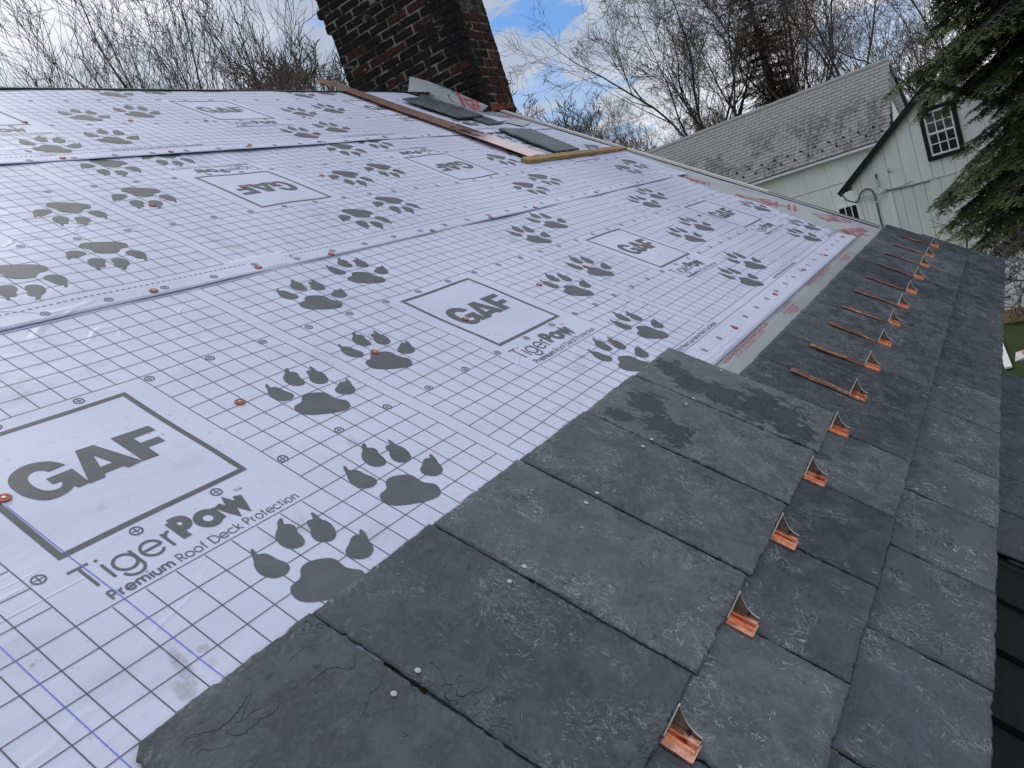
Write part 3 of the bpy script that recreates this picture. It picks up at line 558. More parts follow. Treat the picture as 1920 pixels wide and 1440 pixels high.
for u0 in (2.56, 3.95):
    for s_ in text('APPLY MEMBRANE ONLY TO CLEAN DRY DECK SURFACE ANY USE'.replace('B', 'P').replace('F', 'E').replace('K', 'R').replace('V', 'U').replace('Q', 'O'), u0, u0 + 0.58, 0.4945 - 0.014, 0.0105): rt.stroke(s_, 0.0016)
    for s_ in text('ICE DAM PROTECTION UNDERLAYMENT SEAL ALL LAPS', u0, u0 + 0.60, 0.464, 0.0105): rt.stroke(s_, 0.0024)
    for s_ in text('DO NOT LEAUE EXPOSED TO WEATHER'.replace('X', 'H'), u0 + 0.1, u0 + 0.50, 0.450, 0.0085): rt.stroke(s_, 0.0014)
    for s_ in text('ROLL LENGTH', u0 + 0.77, u0 + 1.02, 0.4615 + 0.004, 0.0105) if False else text('ROLL IN ONE PIECE', u0 + 0.77, u0 + 1.02, 0.466, 0.012): rt.stroke(s_, 0.0019)
    for s_ in text('DECR SIDE DOWN', u0 + 0.80, u0 + 1.0, 0.446, 0.010): rt.stroke(s_, 0.0019)
    for s_ in text('TOP', u0 + 0.83, u0 + 0.98, 0.418, 0.018): rt.stroke(s_, 0.0045)
rt.done(False)
def redblock(key, T, P0, P1, up, wd):
    """word from P0 to P1 with its height along 'up' (roof units)"""
    P0 = Vector(P0); P1 = Vector(P1); up = Vector(up); k_ = Ink(key, 'printed_red_lettering', M_red)
    wd *= 0.62
    for s_ in text(T, 0, 1, 0, 1): k_.stroke([tuple(P0 + (P1 - P0) * a + up * b) for a, b in s_], wd)
    k_.done(False)
redblock('R', 'UNDERLAYMENT', (5.70, 2.05), (5.80, 1.60), (0.10, 0.03), 0.016)
redblock('R', 'PROTECTION', (5.70, 1.38), (5.82, 1.10), (0.10, 0.02), 0.014); redblock('R', 'SHI', (5.72, 1.20), (5.86, 0.96), (0.20, 0.05), 0.034)
redblock('R', 'ICE DAM', (5.90, 0.80), (6.10, 0.68), (0.06, 0.08), 0.010); redblock('R', 'SHIELD', (5.84, 0.74), (6.10, 0.60), (0.05, 0.06), 0.018)
redblock('R', 'WEATHER', (5.60, 0.56), (5.95, 0.46), (0.05, 0.06), 0.016); redblock('R', 'SHI', (5.56, 0.50), (5.80, 0.43), (0.03, 0.06), 0.018)
redblock('R', 'UNDERLAY', (6.05, 1.55), (6.08, 1.25), (0.04, 0.0), 0.006); redblock('R', 'SHIELD', (5.98, 3.62), (6.16, 3.50), (0.06, 0.06), 0.014)
# stray scraps of white underlayment below the chimney
for (P, z) in (([(5.62, 3.36), (5.93, 3.44), (5.95, 3.30), (5.70, 3.22)], 0.021), ([(5.50, 3.52), (5.72, 3.56), (5.78, 3.42), (5.58, 3.38)], 0.019)):
    MB().prism([(a * S, b * S) for a, b in P], z - 0.001, z).obj('underlayment_scrap', M_shield if z > 0.02 else M_sheet, house, ROOF)
# rake board (three lengths, the lowest old and dark) and drip edge
for v0, v1, mt, lb in ((2.52, 4.36, M_rake, None), (1.28, 2.515, M_rake, None), (0.43, 1.275, M_oldwood, 'old dark rake board')):
    o = MB().box(RAKE_U * S + 0.002, RAKE_U * S + 0.040, v0 * S, v1 * S, -0.12, 0.009 if mt is M_rake else 0.002).obj('rake_board', mt, house, ROOF)
    if lb: o['label'] = lb
MB().box(RAKE_U * S - 0.03, RAKE_U * S + 0.001, 0.43 * S, 4.35 * S, -0.0015, 0.0015).obj('drip_edge', M_shield, house, ROOF)
# walls
WX, WY0 = RAKE_U * S - 0.10, 0.50
ev = ROOF @ Vector((0, -0.36, 0)); yb = 2 * ry - WY0
P = [(WY0, GZ), (yb, GZ), (yb, rz - (ry - WY0) * math.tan(TH) - 0.09), (ry, rz - 0.09), (WY0, rz - (ry - WY0) * math.tan(TH) - 0.09)]
mw = Matrix(((0, 0, 1), (1, 0, 0), (0, 1, 0))).to_4x4()
MB().prism(P, -1.25, WX, 0, mw).obj('house_wall', M_white, house)

# ---------------------------------------------------------------- slates
def slate_mesh(wd, ln, th, seed, nx=30, ny=52, amp=0.0012, corner=None):
    r = np.random.RandomState(seed)
    xs = np.concatenate([[0, 0.003], np.linspace(0.011, wd - 0.011, nx - 3), [wd - 0.003, wd]]); ys = np.concatenate([[0, 0.003], np.linspace(0.011, ln - 0.011, ny - 3), [ln - 0.003, ln]])
    X_, Y_ = np.meshgrid(xs, ys, indexing='ij'); sx, sy = X_.shape
    f = sinsum(seed + 500, [(0.5, 0.31), (0.35, 0.17), (0.22, 0.09), (0.13, 0.05)]); Z = th + amp * f(X_, Y_)
    jit = lambda n, a: np.convolve(r.uniform(-1, 1, n + 2), [0.25, 0.5, 0.25], 'valid') * a + r.uniform(-1, 1, n) * a * 0.5
    ring = np.minimum.reduce([X_, wd - X_, Y_, ln - Y_])
    # ragged outline
    def jit(n, a):
        t_ = np.arange(n) / n; lf = sum(r.uniform(.3, 1) * np.sin(t_ * w_ + r.uniform(0, 6)) for w_ in (5, 11, 23)) * 0.45; ch = np.where(r.uniform(0, 1, n) < 0.10, -r.uniform(0.4, 1.3, n), 0)
        return a * (lf + 0.35 * r.uniform(-1, 1, n)), a * ch * 1.3
    a = 0.0022; l0, l1 = jit(sy, a); Lx = l0 - l1; r0, r1 = jit(sy, a); Rx = r0 + r1; b0, b1 = jit(sx, a); By = b0 - b1; t0, t1 = jit(sx, a); Ty = t0 + t1
    fx = np.clip(1 - X_ / 0.02, 0, 1); X_ = X_ + fx * Lx[None, :]; fx = np.clip(1 - (wd - X_) / 0.02, 0, 1); X_ = X_ + fx * Rx[None, :]
    fy = np.clip(1 - Y_ / 0.02, 0, 1); Y_ = Y_ + fy * By[:, None]; fy = np.clip(1 - (ln - Y_) / 0.02, 0, 1); Y_ = Y_ + fy * Ty[:, None]
    edge = ring < 1e-6; Z = np.where(edge, th * r.uniform(0.25, 0.6, Z.shape), Z); nx1 = (ring > 1e-6) & (ring < 0.0035); Z = np.where(nx1, th * r.uniform(0.72, 0.98, Z.shape), Z)
    nx2 = (ring > 0.0035) & (ring < 0.02); Z = np.where(nx2 & (r.uniform(0, 1, Z.shape) < 0.28), Z - 0.0012 * r.uniform(0.3, 1, Z.shape), Z)
    if corner:   # knocked-off head corner
        cx, cy, cr = corner; q = (X_ - cx) + (cy - Y_)
        k = np.clip((cr - q) / cr, 0, 1); X_ = X_ + k * cr * 0.5; Y_ = Y_ - k * cr * 0.5; Z = Z - k * th * 0.5
    top = np.stack([X_, Y_, Z], -1).reshape(-1, 3); W = sy
    F = [(i * W + j, (i + 1) * W + j, (i + 1) * W + j + 1, i * W + j + 1) for i in range(sx - 1) for j in range(sy - 1)]
    loop = [i * W for i in range(sx)] + [(sx - 1) * W + j for j in range(1, sy)] + [i * W + sy - 1 for i in range(sx - 2, -1, -1)] + [j for j in range(sy - 2, 0, -1)]
    b = len(top); bot = [(top[k][0], top[k][1], 0.0) for k in loop]; n = len(loop)
    F += [(loop[k], b + k, b + (k + 1) % n, loop[(k + 1) % n]) for k in range(n)] + [tuple(b + n - 1 - k for k in range(n))]
    me = mesh('slate', np.concatenate([top, np.array(bot)]), F, [M_sl_dark], False)
    SURF[0] = lambda x, y: th + amp * float(f(x, y)); return me
SURF = [None]
SLN = 0.5786
def lay(u0, u1, vtail, mat, z0, z1, th=0.0065, seed=0, skew=0.0, ln=SLN, name='slate', parent=None, nx=30, ny=52, corner=None, lab=None):
    """u0,u1,vtail: readings on the roof plane; z0 = underside height at tail, z1 at head (metres)"""
    k = 1 - (z0 + th) / S; wd = (u1 - u0) * S * k - 0.0054; L_ = ln * S
    me = slate_mesh(wd, L_, th, seed, nx, ny, corner=(corner[0], L_, corner[1]) if corner else None); me.materials[0] = mat
    pitch = math.atan2(z1 - z0, L_)
    M = ROOF @ Matrix.Translation((u0 * S * k + 0.0027, vtail * S * k, z0)) @ Matrix(((1, -skew, 0, 0), (0, 1, 0, 0), (0, 0, 1, 0), (0, 0, 0, 1))) @ Matrix.Rotation(pitch, 4, 'X')
    o = obj(name, me, parent or house, M)
    if lab: o['label'] = lab
    return o
J1 = [-0.35, 0.02, 0.38, 0.745, 1.122, 1.494, 1.858, 2.19, 2.52, 2.916, 3.30, 3.685, 4.03, 4.38, 4.75, 5.12, 5.498, 5.84, 6.12, 6.445]
J2 = [-0.14, 0.22, 0.58, 0.945, 1.302, 1.655, 2.008, 2.39, 2.752, 3.115, 3.47, 3.83, 4.165, 4.555, 4.955, 5.34, 5.72, 6.12, 6.43]
CRACKS = [(0.0008, [(0.465, 0.605), (0.488, 0.59), (0.502, 0.581), (0.519, 0.579), (0.543, 0.584), (0.566, 0.592), (0.581, 0.6)]), (0.0008, [(0.503, 0.571), (0.51, 0.557), (0.522, 0.548), (0.542, 0.548), (0.555, 0.549), (0.57, 0.542), (0.584, 0.547), (0.598, 0.558)]), (0.0004, [(0.531, 0.563), (0.545, 0.568), (0.561, 0.566), (0.573, 0.56)]), (0.0008, [(0.636, 0.543), (0.655, 0.542), (0.681, 0.542), (0.694, 0.533), (0.7, 0.518), (0.711, 0.512), (0.74, 0.529)]), (0.0005, [(0.642, 0.44), (0.664, 0.446), (0.695, 0.461), (0.716, 0.458), (0.737, 0.472)]), (0.0003, [(0.445, 0.596), (0.466, 0.6), (0.484, 0.59)]), (0.0004, [(0.453, 0.568), (0.468, 0.573), (0.478, 0.56), (0.505, 0.544)]), (0.0005, [(0.521, 0.572), (0.533, 0.568), (0.554, 0.581), (0.577, 0.594)]), (0.0003, [(0.636, 0.59), (0.658, 0.597), (0.687, 0.599), (0.715, 0.582)]), (0.0002, [(0.58, 0.616), (0.606, 0.613), (0.632, 0.605)])]
J3 = [-0.33, 0.04, 0.414, 0.768, 1.114, 1.470, 1.832, 2.193, 2.535]
seed = 1
MB().box(-1.2, 5.70, -0.376, -0.175, -0.030, -0.0165).obj('starter_slates', M_sl_dark, house, ROOF)
for a, b in zip(J1, J1[1:]): lay(a, b, -0.4235 + rnd.uniform(-0.002, 0.002), M_sl_dark, -0.0145, -0.0082, seed=seed, skew=rnd.uniform(-0.004, 0.004), nx=22 if a > 2 else 32, ny=40); seed += 1
for i, (a, b) in enumerate(zip(J2, J2[1:])): lay(a, b, -0.181 + rnd.uniform(-0.0015, 0.0015), M_sl_dark if i % 3 else M_sl_green, -0.0012, 0.0012, seed=seed, skew=rnd.uniform(-0.003, 0.004), nx=24 if a > 2.6 else 34, ny=44 if a > 2.6 else 56); seed += 1
for i, (a, b) in enumerate(zip(J3, J3[1:])):
    mt = M_sl_crack if i == 2 else (M_sl_wet2 if i == 6 else (M_sl_wet if i == 7 else M_sl_green))
    if i < 2: continue
    so = lay(a, b, 0.0605 + rnd.uniform(-0.001, 0.001), mt, 0.0086, 0.0096, seed=seed, skew=[0.02, 0.02, 0.024, 0.034, 0.036, 0.040, 0.052, 0.070][i] * 1.0, nx=40, ny=70, corner=(0.0, 0.022) if i == 2 else None, lab='cracked slate with chipped corner' if i == 2 else ('slate with dark flaked patch' if i in (6, 7) else None)); seed += 1
    if i == 2:
        inv = so.matrix_basis.copy(); inv = WORLD[so.name].inverted(); fz = SURF[0]; cr_ = random.Random(6)
        for w0, P in CRACKS:
            Q = []
            for (a0, b0), (a1, b1) in zip(P, P[1:]):
                for t_ in range(7): Q.append((a0 + (a1 - a0) * t_ / 7, b0 + (b1 - b0) * t_ / 7))
            Q.append(P[-1]); V = []; n_ = len(Q); pts = []
            for (a0, b0) in Q:
                x, y, z = flat(a0, b0, 0.0135); q = inv @ (ROOF @ Vector((x, y, z))); pts.append(Vector((q.x + cr_.uniform(-.0012, .0012), q.y + cr_.uniform(-.0012, .0012), 0)))
            for j, q in enumerate(pts):
                d = pts[min(j + 1, n_ - 1)] - pts[max(j - 1, 0)]; nn = Vector((-d.y, d.x, 0)).normalized(); wv_ = w0 * (0.25 + math.sin(math.pi * j / (n_ - 1))) * cr_.uniform(0.5, 1.2)
                for sg in (-1, 1): e = q + nn * wv_ * sg; V.append((e.x, e.y, fz(e.x, e.y) + 0.00025))
            obj('crack', mesh('crack', V, [(2 * j, 2 * j + 1, 2 * j + 3, 2 * j + 2) for j in range(n_ - 1)], M_black), so, WORLD[so.name])
# slating nails
def head_mesh(r0, h, n=12):
    V = [(r0 * math.cos(2 * math.pi * k / n), r0 * math.sin(2 * math.pi * k / n), 0) for k in range(n)] + [(0.9 * r0 * math.cos(2 * math.pi * k / n), 0.9 * r0 * math.sin(2 * math.pi * k / n), h) for k in range(n)]
    return mesh('slating_nail', V, [(k, (k + 1) % n, n + (k + 1) % n, n + k) for k in range(n)] + [tuple(n + k for k in range(n))], M_nail)
NM = head_mesh(0.0048, 0.0006)
for u, v in [(0.784, 0.437), (0.723, 0.437), (1.072, 0.438), (1.13, 0.439), (1.423, 0.446), (1.479, 0.445), (2.185, 0.451), (2.126, 0.454), (1.832, 0.448), (1.776, 0.451), (2.486, 0.457)]:
    hh = 0.0166; x, y, z = flat(u, v, hh); obj('slating_nail', NM, house, ROOF @ Matrix.Translation((x, y, hh - 0.0004)) @ Matrix.Rotation(0.028, 4, 'X'))

# ---------------------------------------------------------------- lower porch roof
low = empty('porch_roof', (2.4, 0.1, GZ), 'lower porch roof beside the eave, dark slates above green boards coloured dark for shade', 'roof')
LZ = -0.35 * S
def lowM(u, v, z): return ROOF @ Matrix.Translation((u, v, LZ - 0.0 + z))
bndu = [1.2, 1.55, 1.87, 2.185, 2.47, 2.83]
for i, (a, b) in enumerate(zip(bndu, bndu[1:])):
    MB().box(0, (b - a) * S - 0.012, 0, 1.1, 0, 0.02).obj('green_board', M_greenb_shaded, low, lowM(a * S * 1.35 / 1.0 * 1.0 / 1.35, -1.55, -0.035 - 0.004 * i) @ Matrix.Rotation(-0.07, 4, 'Z') @ Matrix.Rotation(0.06, 4, 'Y'))
MB().box(0.9, 5.049 * S, -1.6, -0.42, -0.06, -0.045).obj('porch_deck', M_black, low, lowM(0, 0, 0))
q = 2.845
while q < 5.0:
    e = q + 0.345
    for j, vt in enumerate((-0.72, -0.96, -1.20)):
        off = 0.17 * (j % 2); e_ = min(e + off, 5.049); s_ = q + off; KK = 1.372
        if e_ - s_ > 0.06: lay(s_ / KK, s_ / KK + (e_ - s_) / KK, vt / KK, M_sl_dark, LZ - 0.022, LZ - 0.042, seed=seed, parent=low, nx=10, ny=18) ; seed += 1
    q += 0.345

# ---------------------------------------------------------------- snow guards
def guard_meshes():
    # local: x = along eave (u), y = up the slope, z = out of the roof; origin: lower near corner of the pad
    pad = MB(); wd, ln = 0.037, 0.048
    pad.box(0, wd, 0, ln, 0.0, 0.0022)
    pad.box(0, wd, -0.0005, 0.0016, 0.0022, 0.0050)                     # bright turned-up toe
    pad.box(0, 0.0016, 0.0017, ln, 0.0022, 0.0042)
    pad.box(0.0165, 0.0215, 0.004, ln, 0.0023, 0.0058); pad.box(0.0255, 0.0362, 0.003, ln, 0.0023, 0.0125)
    # gusset: concave plate standing along the slope at the far side
    prof = [(0.0, 0.0)] ; H_ = 0.047
    pl = []
    for k in range(15):
        t = k / 14.0; y = 0.003 + 0.046 * t; z = 0.0165 + (H_ - 0.0165) * (t ** 2.2); pl.append((y, z))
    P = [(0.003, 0.0025)] + pl + [(0.0488, 0.0025)]
    ga = MB(); x0 = 0.0375
    V = [(x, y, z) for x in (x0, x0 + 0.0018) for y, z in P]; n = len(P)
    ga.add(V, [tuple(range(n))[::-1], tuple(range(n, 2 * n))] + [(k, (k + 1) % n, n + (k + 1) % n, n + k) for k in range(n)])
    # rolled rim along the concave edge, and the upright face plate seen edge-on
    ga.tube([(x0 + 0.0009, y, z) for y, z in pl], 0.0011, 6, 1)
    fp = MB(); fp.prism([(0.014, 0.0), (0.0378, 0.0), (0.0378, 0.0472), (0.031, 0.0472)], 0.0, 0.0022, 0, Matrix(((1, 0, 0, 0), (0, 0, -1, 0.0505), (0, 1, 0, 0.003), (0, 0, 0, 1))))
    riv = MB(); riv.tube([(x0 - 0.0022, 0.022, 0.017), (x0 + 0.0002, 0.022, 0.017)], 0.0026, 8)
    return pad.mesh('pad', M_copper), ga.mesh('gusset', [M_plate, M_trimmetal]), fp.mesh('face_plate', M_trimmetal), riv.mesh('rivet', M_black)
M_trimmetal = copper_mat('plate_edge_bright', (0.62, 0.58, 0.52), (0.50, 0.46, 0.42), (0.70, 0.66, 0.60), 0.35, 0.6, 30)
GP, GG, GF, GR = guard_meshes()
def strap_mesh(long):
    mb = MB(); w0, w1 = 0.001, 0.031; n = 10; y0 = 0.046; y1 = 0.046 + long
    V = []; F = []
    for k in range(n + 1):
        y = y0 + (y1 - y0) * k / n; z = 0.0022 - 0.0010 * math.sin(k * 1.3) * (k > 0) + 0.0006 * k / n
        V += [(w0, y, z - 0.0015), (w1, y, z - 0.0015), (w1, y, z), (w0, y, z)]
    for k in range(n):
        b = 4 * k; F += [(b, b + 1, b + 5, b + 4), (b + 1, b + 2, b + 6, b + 5), (b + 2, b + 3, b + 7, b + 6), (b + 3, b, b + 4, b + 7)]
    F += [(0, 3, 2, 1), (4 * n, 4 * n + 1, 4 * n + 2, 4 * n + 3)]; return mb.add(V, F).mesh('strap', M_strap)
STL, STS = strap_mesh(0.19), strap_mesh(0.02)
GU = [0.925, 1.275, 1.630, 1.988, 2.357, 2.706, 3.066, 3.426, 3.783, 4.143, 4.502, 4.912, 5.312, 5.670, 6.083]
GL = ['nearest copper snow guard, at the bottom edge of the picture', 'copper snow guard second from the camera, beside a slate corner', 'copper snow guard third from the camera, under the big grey slates',
      'copper snow guard fourth from the camera, in the joint below the upper slates', 'copper snow guard at the end corner of the upper slate row', 'nearest snow guard with its whole copper strap exposed on the slate',
      'second snow guard with a bare strap, above the one at the slate corner', 'third bare-strapped snow guard up the row', 'fourth bare-strapped snow guard up the row', 'fifth bare-strapped snow guard up the row',
      'sixth bare-strapped snow guard up the row', 'seventh bare-strapped snow guard up the row', 'eighth bare-strapped snow guard, third from the far end', 'snow guard second from the far end of the row', 'farthest snow guard, next to the barn wall side of the roof']
for i, u in enumerate(GU):
    x, y, z = flat(u, 0.0055, 0.0075)
    zz = 0.0068
    M = ROOF @ Matrix.Translation((x, y, zz)) @ Matrix.Rotation(rnd.uniform(-0.09, 0.09), 4, 'Z') @ Matrix.Rotation(rnd.uniform(-0.03, 0.02), 4, 'Y') @ Matrix.Rotation(rnd.uniform(0, 0.012), 4, 'X')
    e = bpy.data.objects.new('snow_guard', None); e.empty_display_size = 0.05; link(e, None, M); props(e, GL[i], 'snow guard', 'copper snow guards along the second slate course')
    for nm, me in (('pad', GP), ('gusset', GG), ('face_plate', GF), ('rivet', GR)): obj(nm, me, e, M)
    obj('strap', STS if i < 5 else STL, e, M @ Matrix.Rotation(-0.0 if i < 5 else 0.012, 4, 'X'))

# ---------------------------------------------------------------- things lying on the roof
def loose(name, P, th, mat, label, cat, z, pitch=0.0, nrmz=None):
    n = len(P); P = [flat(a, b, z) for a, b in P]; cx = sum(p[0] for p in P) / n; cy = sum(p[1] for p in P) / n
    rr = random.Random(int(abs(cx * 1000 + cy * 77))); Q = []
    for k in range(n):
        a, b = P[k], P[(k + 1) % n]
        for t in [j / 14 for j in range(14)]: Q.append((a[0] + (b[0] - a[0]) * t - cx + rr.uniform(-.004, .004), a[1] + (b[1] - a[1]) * t - cy + rr.uniform(-.004, .004)))
    m_ = len(Q); V = [(x, y, 0) for x, y in Q] + [(x, y, th * rr.uniform(0.5, 0.8)) for x, y in Q] + [(x * 0.965, y * 0.98, th * rr.uniform(0.9, 1.08)) for x, y in Q]
    F = [tuple(range(m_ - 1, -1, -1)), tuple(range(2 * m_, 3 * m_))] + [(j * m_ + k, j * m_ + (k + 1) % m_, (j + 1) * m_ + (k + 1) % m_, (j + 1) * m_ + k) for j in (0, 1) for k in range(m_)]
    o = obj(name, mesh(name, V, F, mat), None, ROOF @ Matrix.Translation((cx, cy, z)) @ Matrix.Rotation(pitch, 4, 'X')); return props(o, label, cat)
loose('loose_slate', [(5.30, 3.575), (5.70, 3.61), (5.725, 4.235), (5.334, 4.192)], 0.014, M_sl_green, 'large loose slate lying against the grey flashing at the chimney foot', 'slate', 0.030)
loose('loose_slate', [(5.411, 3.365), (5.659, 3.384), (5.693, 3.64), (5.435, 3.62)], 0.010, M_sl_dark, 'small loose slate poking out below the larger one at the chimney', 'slate', 0.018)
loose('loose_slate', [(5.198, 2.617), (5.56, 2.609), (5.763, 3.187), (5.349, 3.238)], 0.012, M_sl_dark, 'long dark loose slate resting above the wooden lath', 'slate', 0.020)
# wooden lath
a = Vector(flat(4.60, 2.535, 0.02)); b = Vector(flat(6.30, 2.560, 0.03)); d = b - a; ang = math.atan2(d.y, d.x)
o = MB().prism([(0, -0.028), (0.06, -0.032), (d.length * 0.55, -0.026), (d.length, -0.028), (d.length, 0.026), (d.length * 0.2, 0.030), (0.03, 0.030), (-0.03, 0.010)], 0, 0.021).obj('wood_lath', M_lath, None, ROOF @ Matrix.Translation((a.x, a.y, 0.013)) @ Matrix.Rotation(ang, 4, 'Z'))
props(o, 'narrow wooden lath lying across the underlayment below the loose slates', 'lath')
# copper flashing
cf = empty('copper_flashing', ROOF @ Vector((4.92 * S, 2.62 * S, 0.02)), 'long folded copper flashing running from the lath past the ridge', 'flashing')
def fl(t, w_): # t 0..1 along, w 0..1 across
    lo = Vector((4.775, 2.600)) * (1 - t) + Vector((4.985, 4.83)) * t; hi = Vector((5.045, 2.645)) * (1 - t) + Vector((5.165, 4.94)) * t
    return lo * (1 - w_) + hi * w_
def strip(t0, t1, mat, name, prof, n=24):
    V = []; F = []; m_ = len(prof)
    for k in range(n + 1):
        t = t0 + (t1 - t0) * k / n
        for (w_, z) in prof: p = fl(t, w_); zz = z + 0.020; kx = 1 - zz / S; V.append((p.x * S * kx, p.y * S * kx, zz + 0.0015 * math.sin(t * 9)))
    for k in range(n): F += [(k * m_ + j, k * m_ + (j + 1) % m_, (k + 1) * m_ + (j + 1) % m_, (k + 1) * m_ + j) for j in range(m_)]
    F += [tuple(range(m_ - 1, -1, -1)), tuple(n * m_ + j for j in range(m_))]; obj(name, mesh(name, V, F, mat), cf, ROOF)
body = [(0.0, 0.0), (1.0, 0.004), (1.0, 0.0055), (0.06, 0.0015)]
strip(0.0, 0.345, M_flash, 'bright_sheet', body, 10); strip(0.3452, 1.0, M_flashrefl, 'reflection_sheet', body, 20)  # upper length carries the painted reflection of the chimney
strip(0.0, 1.0, M_copper, 'folded_lip', [(0.0, -0.012), (0.02, -0.012), (0.035, 0.014), (0.0, 0.014)], 30)
# ice-shield flap folded up the chimney
fx = 5.300
FP = [(3.912, 1.640), (3.60, 1.470), (3.228, 1.205), (3.200, 1.180), (3.330, 1.128), (3.60, 1.300), (3.888, 1.500)]
flap = empty('flashing_flap', (fx, 3.55, 1.35), 'grey membrane flap with red lettering folded up against the chimney', 'membrane')
V = [(fx + 0.012 * math.sin(3 * y * 4), y, z) for y, z in [(3.855, 1.669), (3.70, 1.570), (3.528, 1.443), (3.38, 1.315), (3.228, 1.189)]] + [(fx - 0.050, y, z) for y, z in [(3.888, 1.536), (3.70, 1.42), (3.56, 1.335), (3.42, 1.235), (3.312, 1.150)]]
V += [(x - 0.03, y, z - 0.02) for x, y, z in V[5:]]
F = [(k, k + 1, k + 6, k + 5) for k in range(4)] + [(5 + k, 6 + k, 11 + k, 10 + k) for k in range(4)]
o = obj('membrane', mesh('membrane', V, F, M_shield, True), flap); md = o.modifiers.new('t', 'SOLIDIFY'); md.thickness = 0.0015
def on_flap(s, t): # s 0..1 along (left to right in view), t 0..1 up
    k = min(int(s * 4), 3); f_ = s * 4 - k; a = Vector(V[k]).lerp(Vector(V[k + 1]), f_); b = Vector(V[5 + k]).lerp(Vector(V[6 + k]), f_); return b.lerp(a, t) + Vector((-0.0035, 0, 0.001))
def flap_text(T, p0, p1, up, wd, mat, nm):
    mb = MB(); kk = 0
    for s_ in text(T, 0, 1, 0, 1):
        for a, b in zip(s_, s_[1:]):
            A = Vector(p0) + (Vector(p1) - Vector(p0)) * a[0] + Vector(up) * a[1]; B = Vector(p0) + (Vector(p1) - Vector(p0)) * b[0] + Vector(up) * b[1]
            d = (B - A); d = d.normalized() if d.length > 1e-6 else Vector((1, 0)); q = Vector((-d.y * 1.6, d.x * 0.62)) * wd; kk += 1
            Q = [on_flap(*(A - q)), on_flap(*(B - q)), on_flap(*(B + q)), on_flap(*(A + q))]; mb.add([x_ + Vector((-0.00003 * (kk % 20), 0, 0)) for x_ in Q], [(0, 1, 2, 3)])
    mb.obj(nm, mat, flap)
flap_text('UNDERLAY', (0.50, 1.0), (0.78, 0.02), (0.050, 0.10), 0.006, M_inkblue, 'dark_lettering'); flap_text('P / ICE D', (0.40, 0.98), (0.66, 0.02), (0.045, 0.09), 0.006, M_inkblue, 'dark_lettering')
flap_text('ESHI', (0.72, 0.80), (0.90, 0.02), (0.12, 0.24), 0.018, M_red, 'red_lettering'); flap_text('I', (0.645, 0.50), (0.648, 0.5), (0.01, 0.01), 0.02, M_red, 'red_bar') if False else None
mbb = MB(); mbb.add([on_flap(0.60, 0.99), on_flap(0.655, 0.99), on_flap(0.84, 0.02), on_flap(0.79, 0.02)], [(0, 1, 2, 3)]); mbb.obj('red_band', M_red, flap)

# ---------------------------------------------------------------- chimney
CX0, CX1, CY0, CY1 = 5.339, 5.812, 3.285, 4.530
chim = empty('brick_chimney', ((CX0 + CX1) / 2, (CY0 + CY1) / 2, 1.0), 'old sooty brick chimney straddling the ridge', 'chimney')
def brick_mesh(seed, mat, sx=0.203, sy=0.095, sz=0.0580):
    r = random.Random(seed); V = []; n = 3
    bm = bmesh.new(); bmesh.ops.create_cube(bm, size=1.0)
    bmesh.ops.bevel(bm, geom=bm.edges[:], offset=0.05, segments=1, affect='EDGES')
    for v in bm.verts: v.co = Vector((v.co.x * sx + r.uniform(-.0036, .0036), v.co.y * sy + r.uniform(-.0036, .0036), v.co.z * sz + r.uniform(-.003, .003)))
    me = bpy.data.meshes.new('brick'); bm.to_mesh(me); bm.free(); me.materials.append(mat); return me
BR = {(k, h): [brick_mesh(10 * k + s_ + h, M_bk[k], 0.2005 if h == 0 else 0.094) for s_ in range(3)] for k in range(5) for h in (0, 1)}
MB().box(CX0 + 0.0035, CX1 - 0.0035, CY0 + 0.0035, CY1 - 0.0035, -0.2, 3.42).obj('mortar_core', M_mortar, chim)
br = random.Random(7); cnt = 0; rest = []; CH = 0.0716
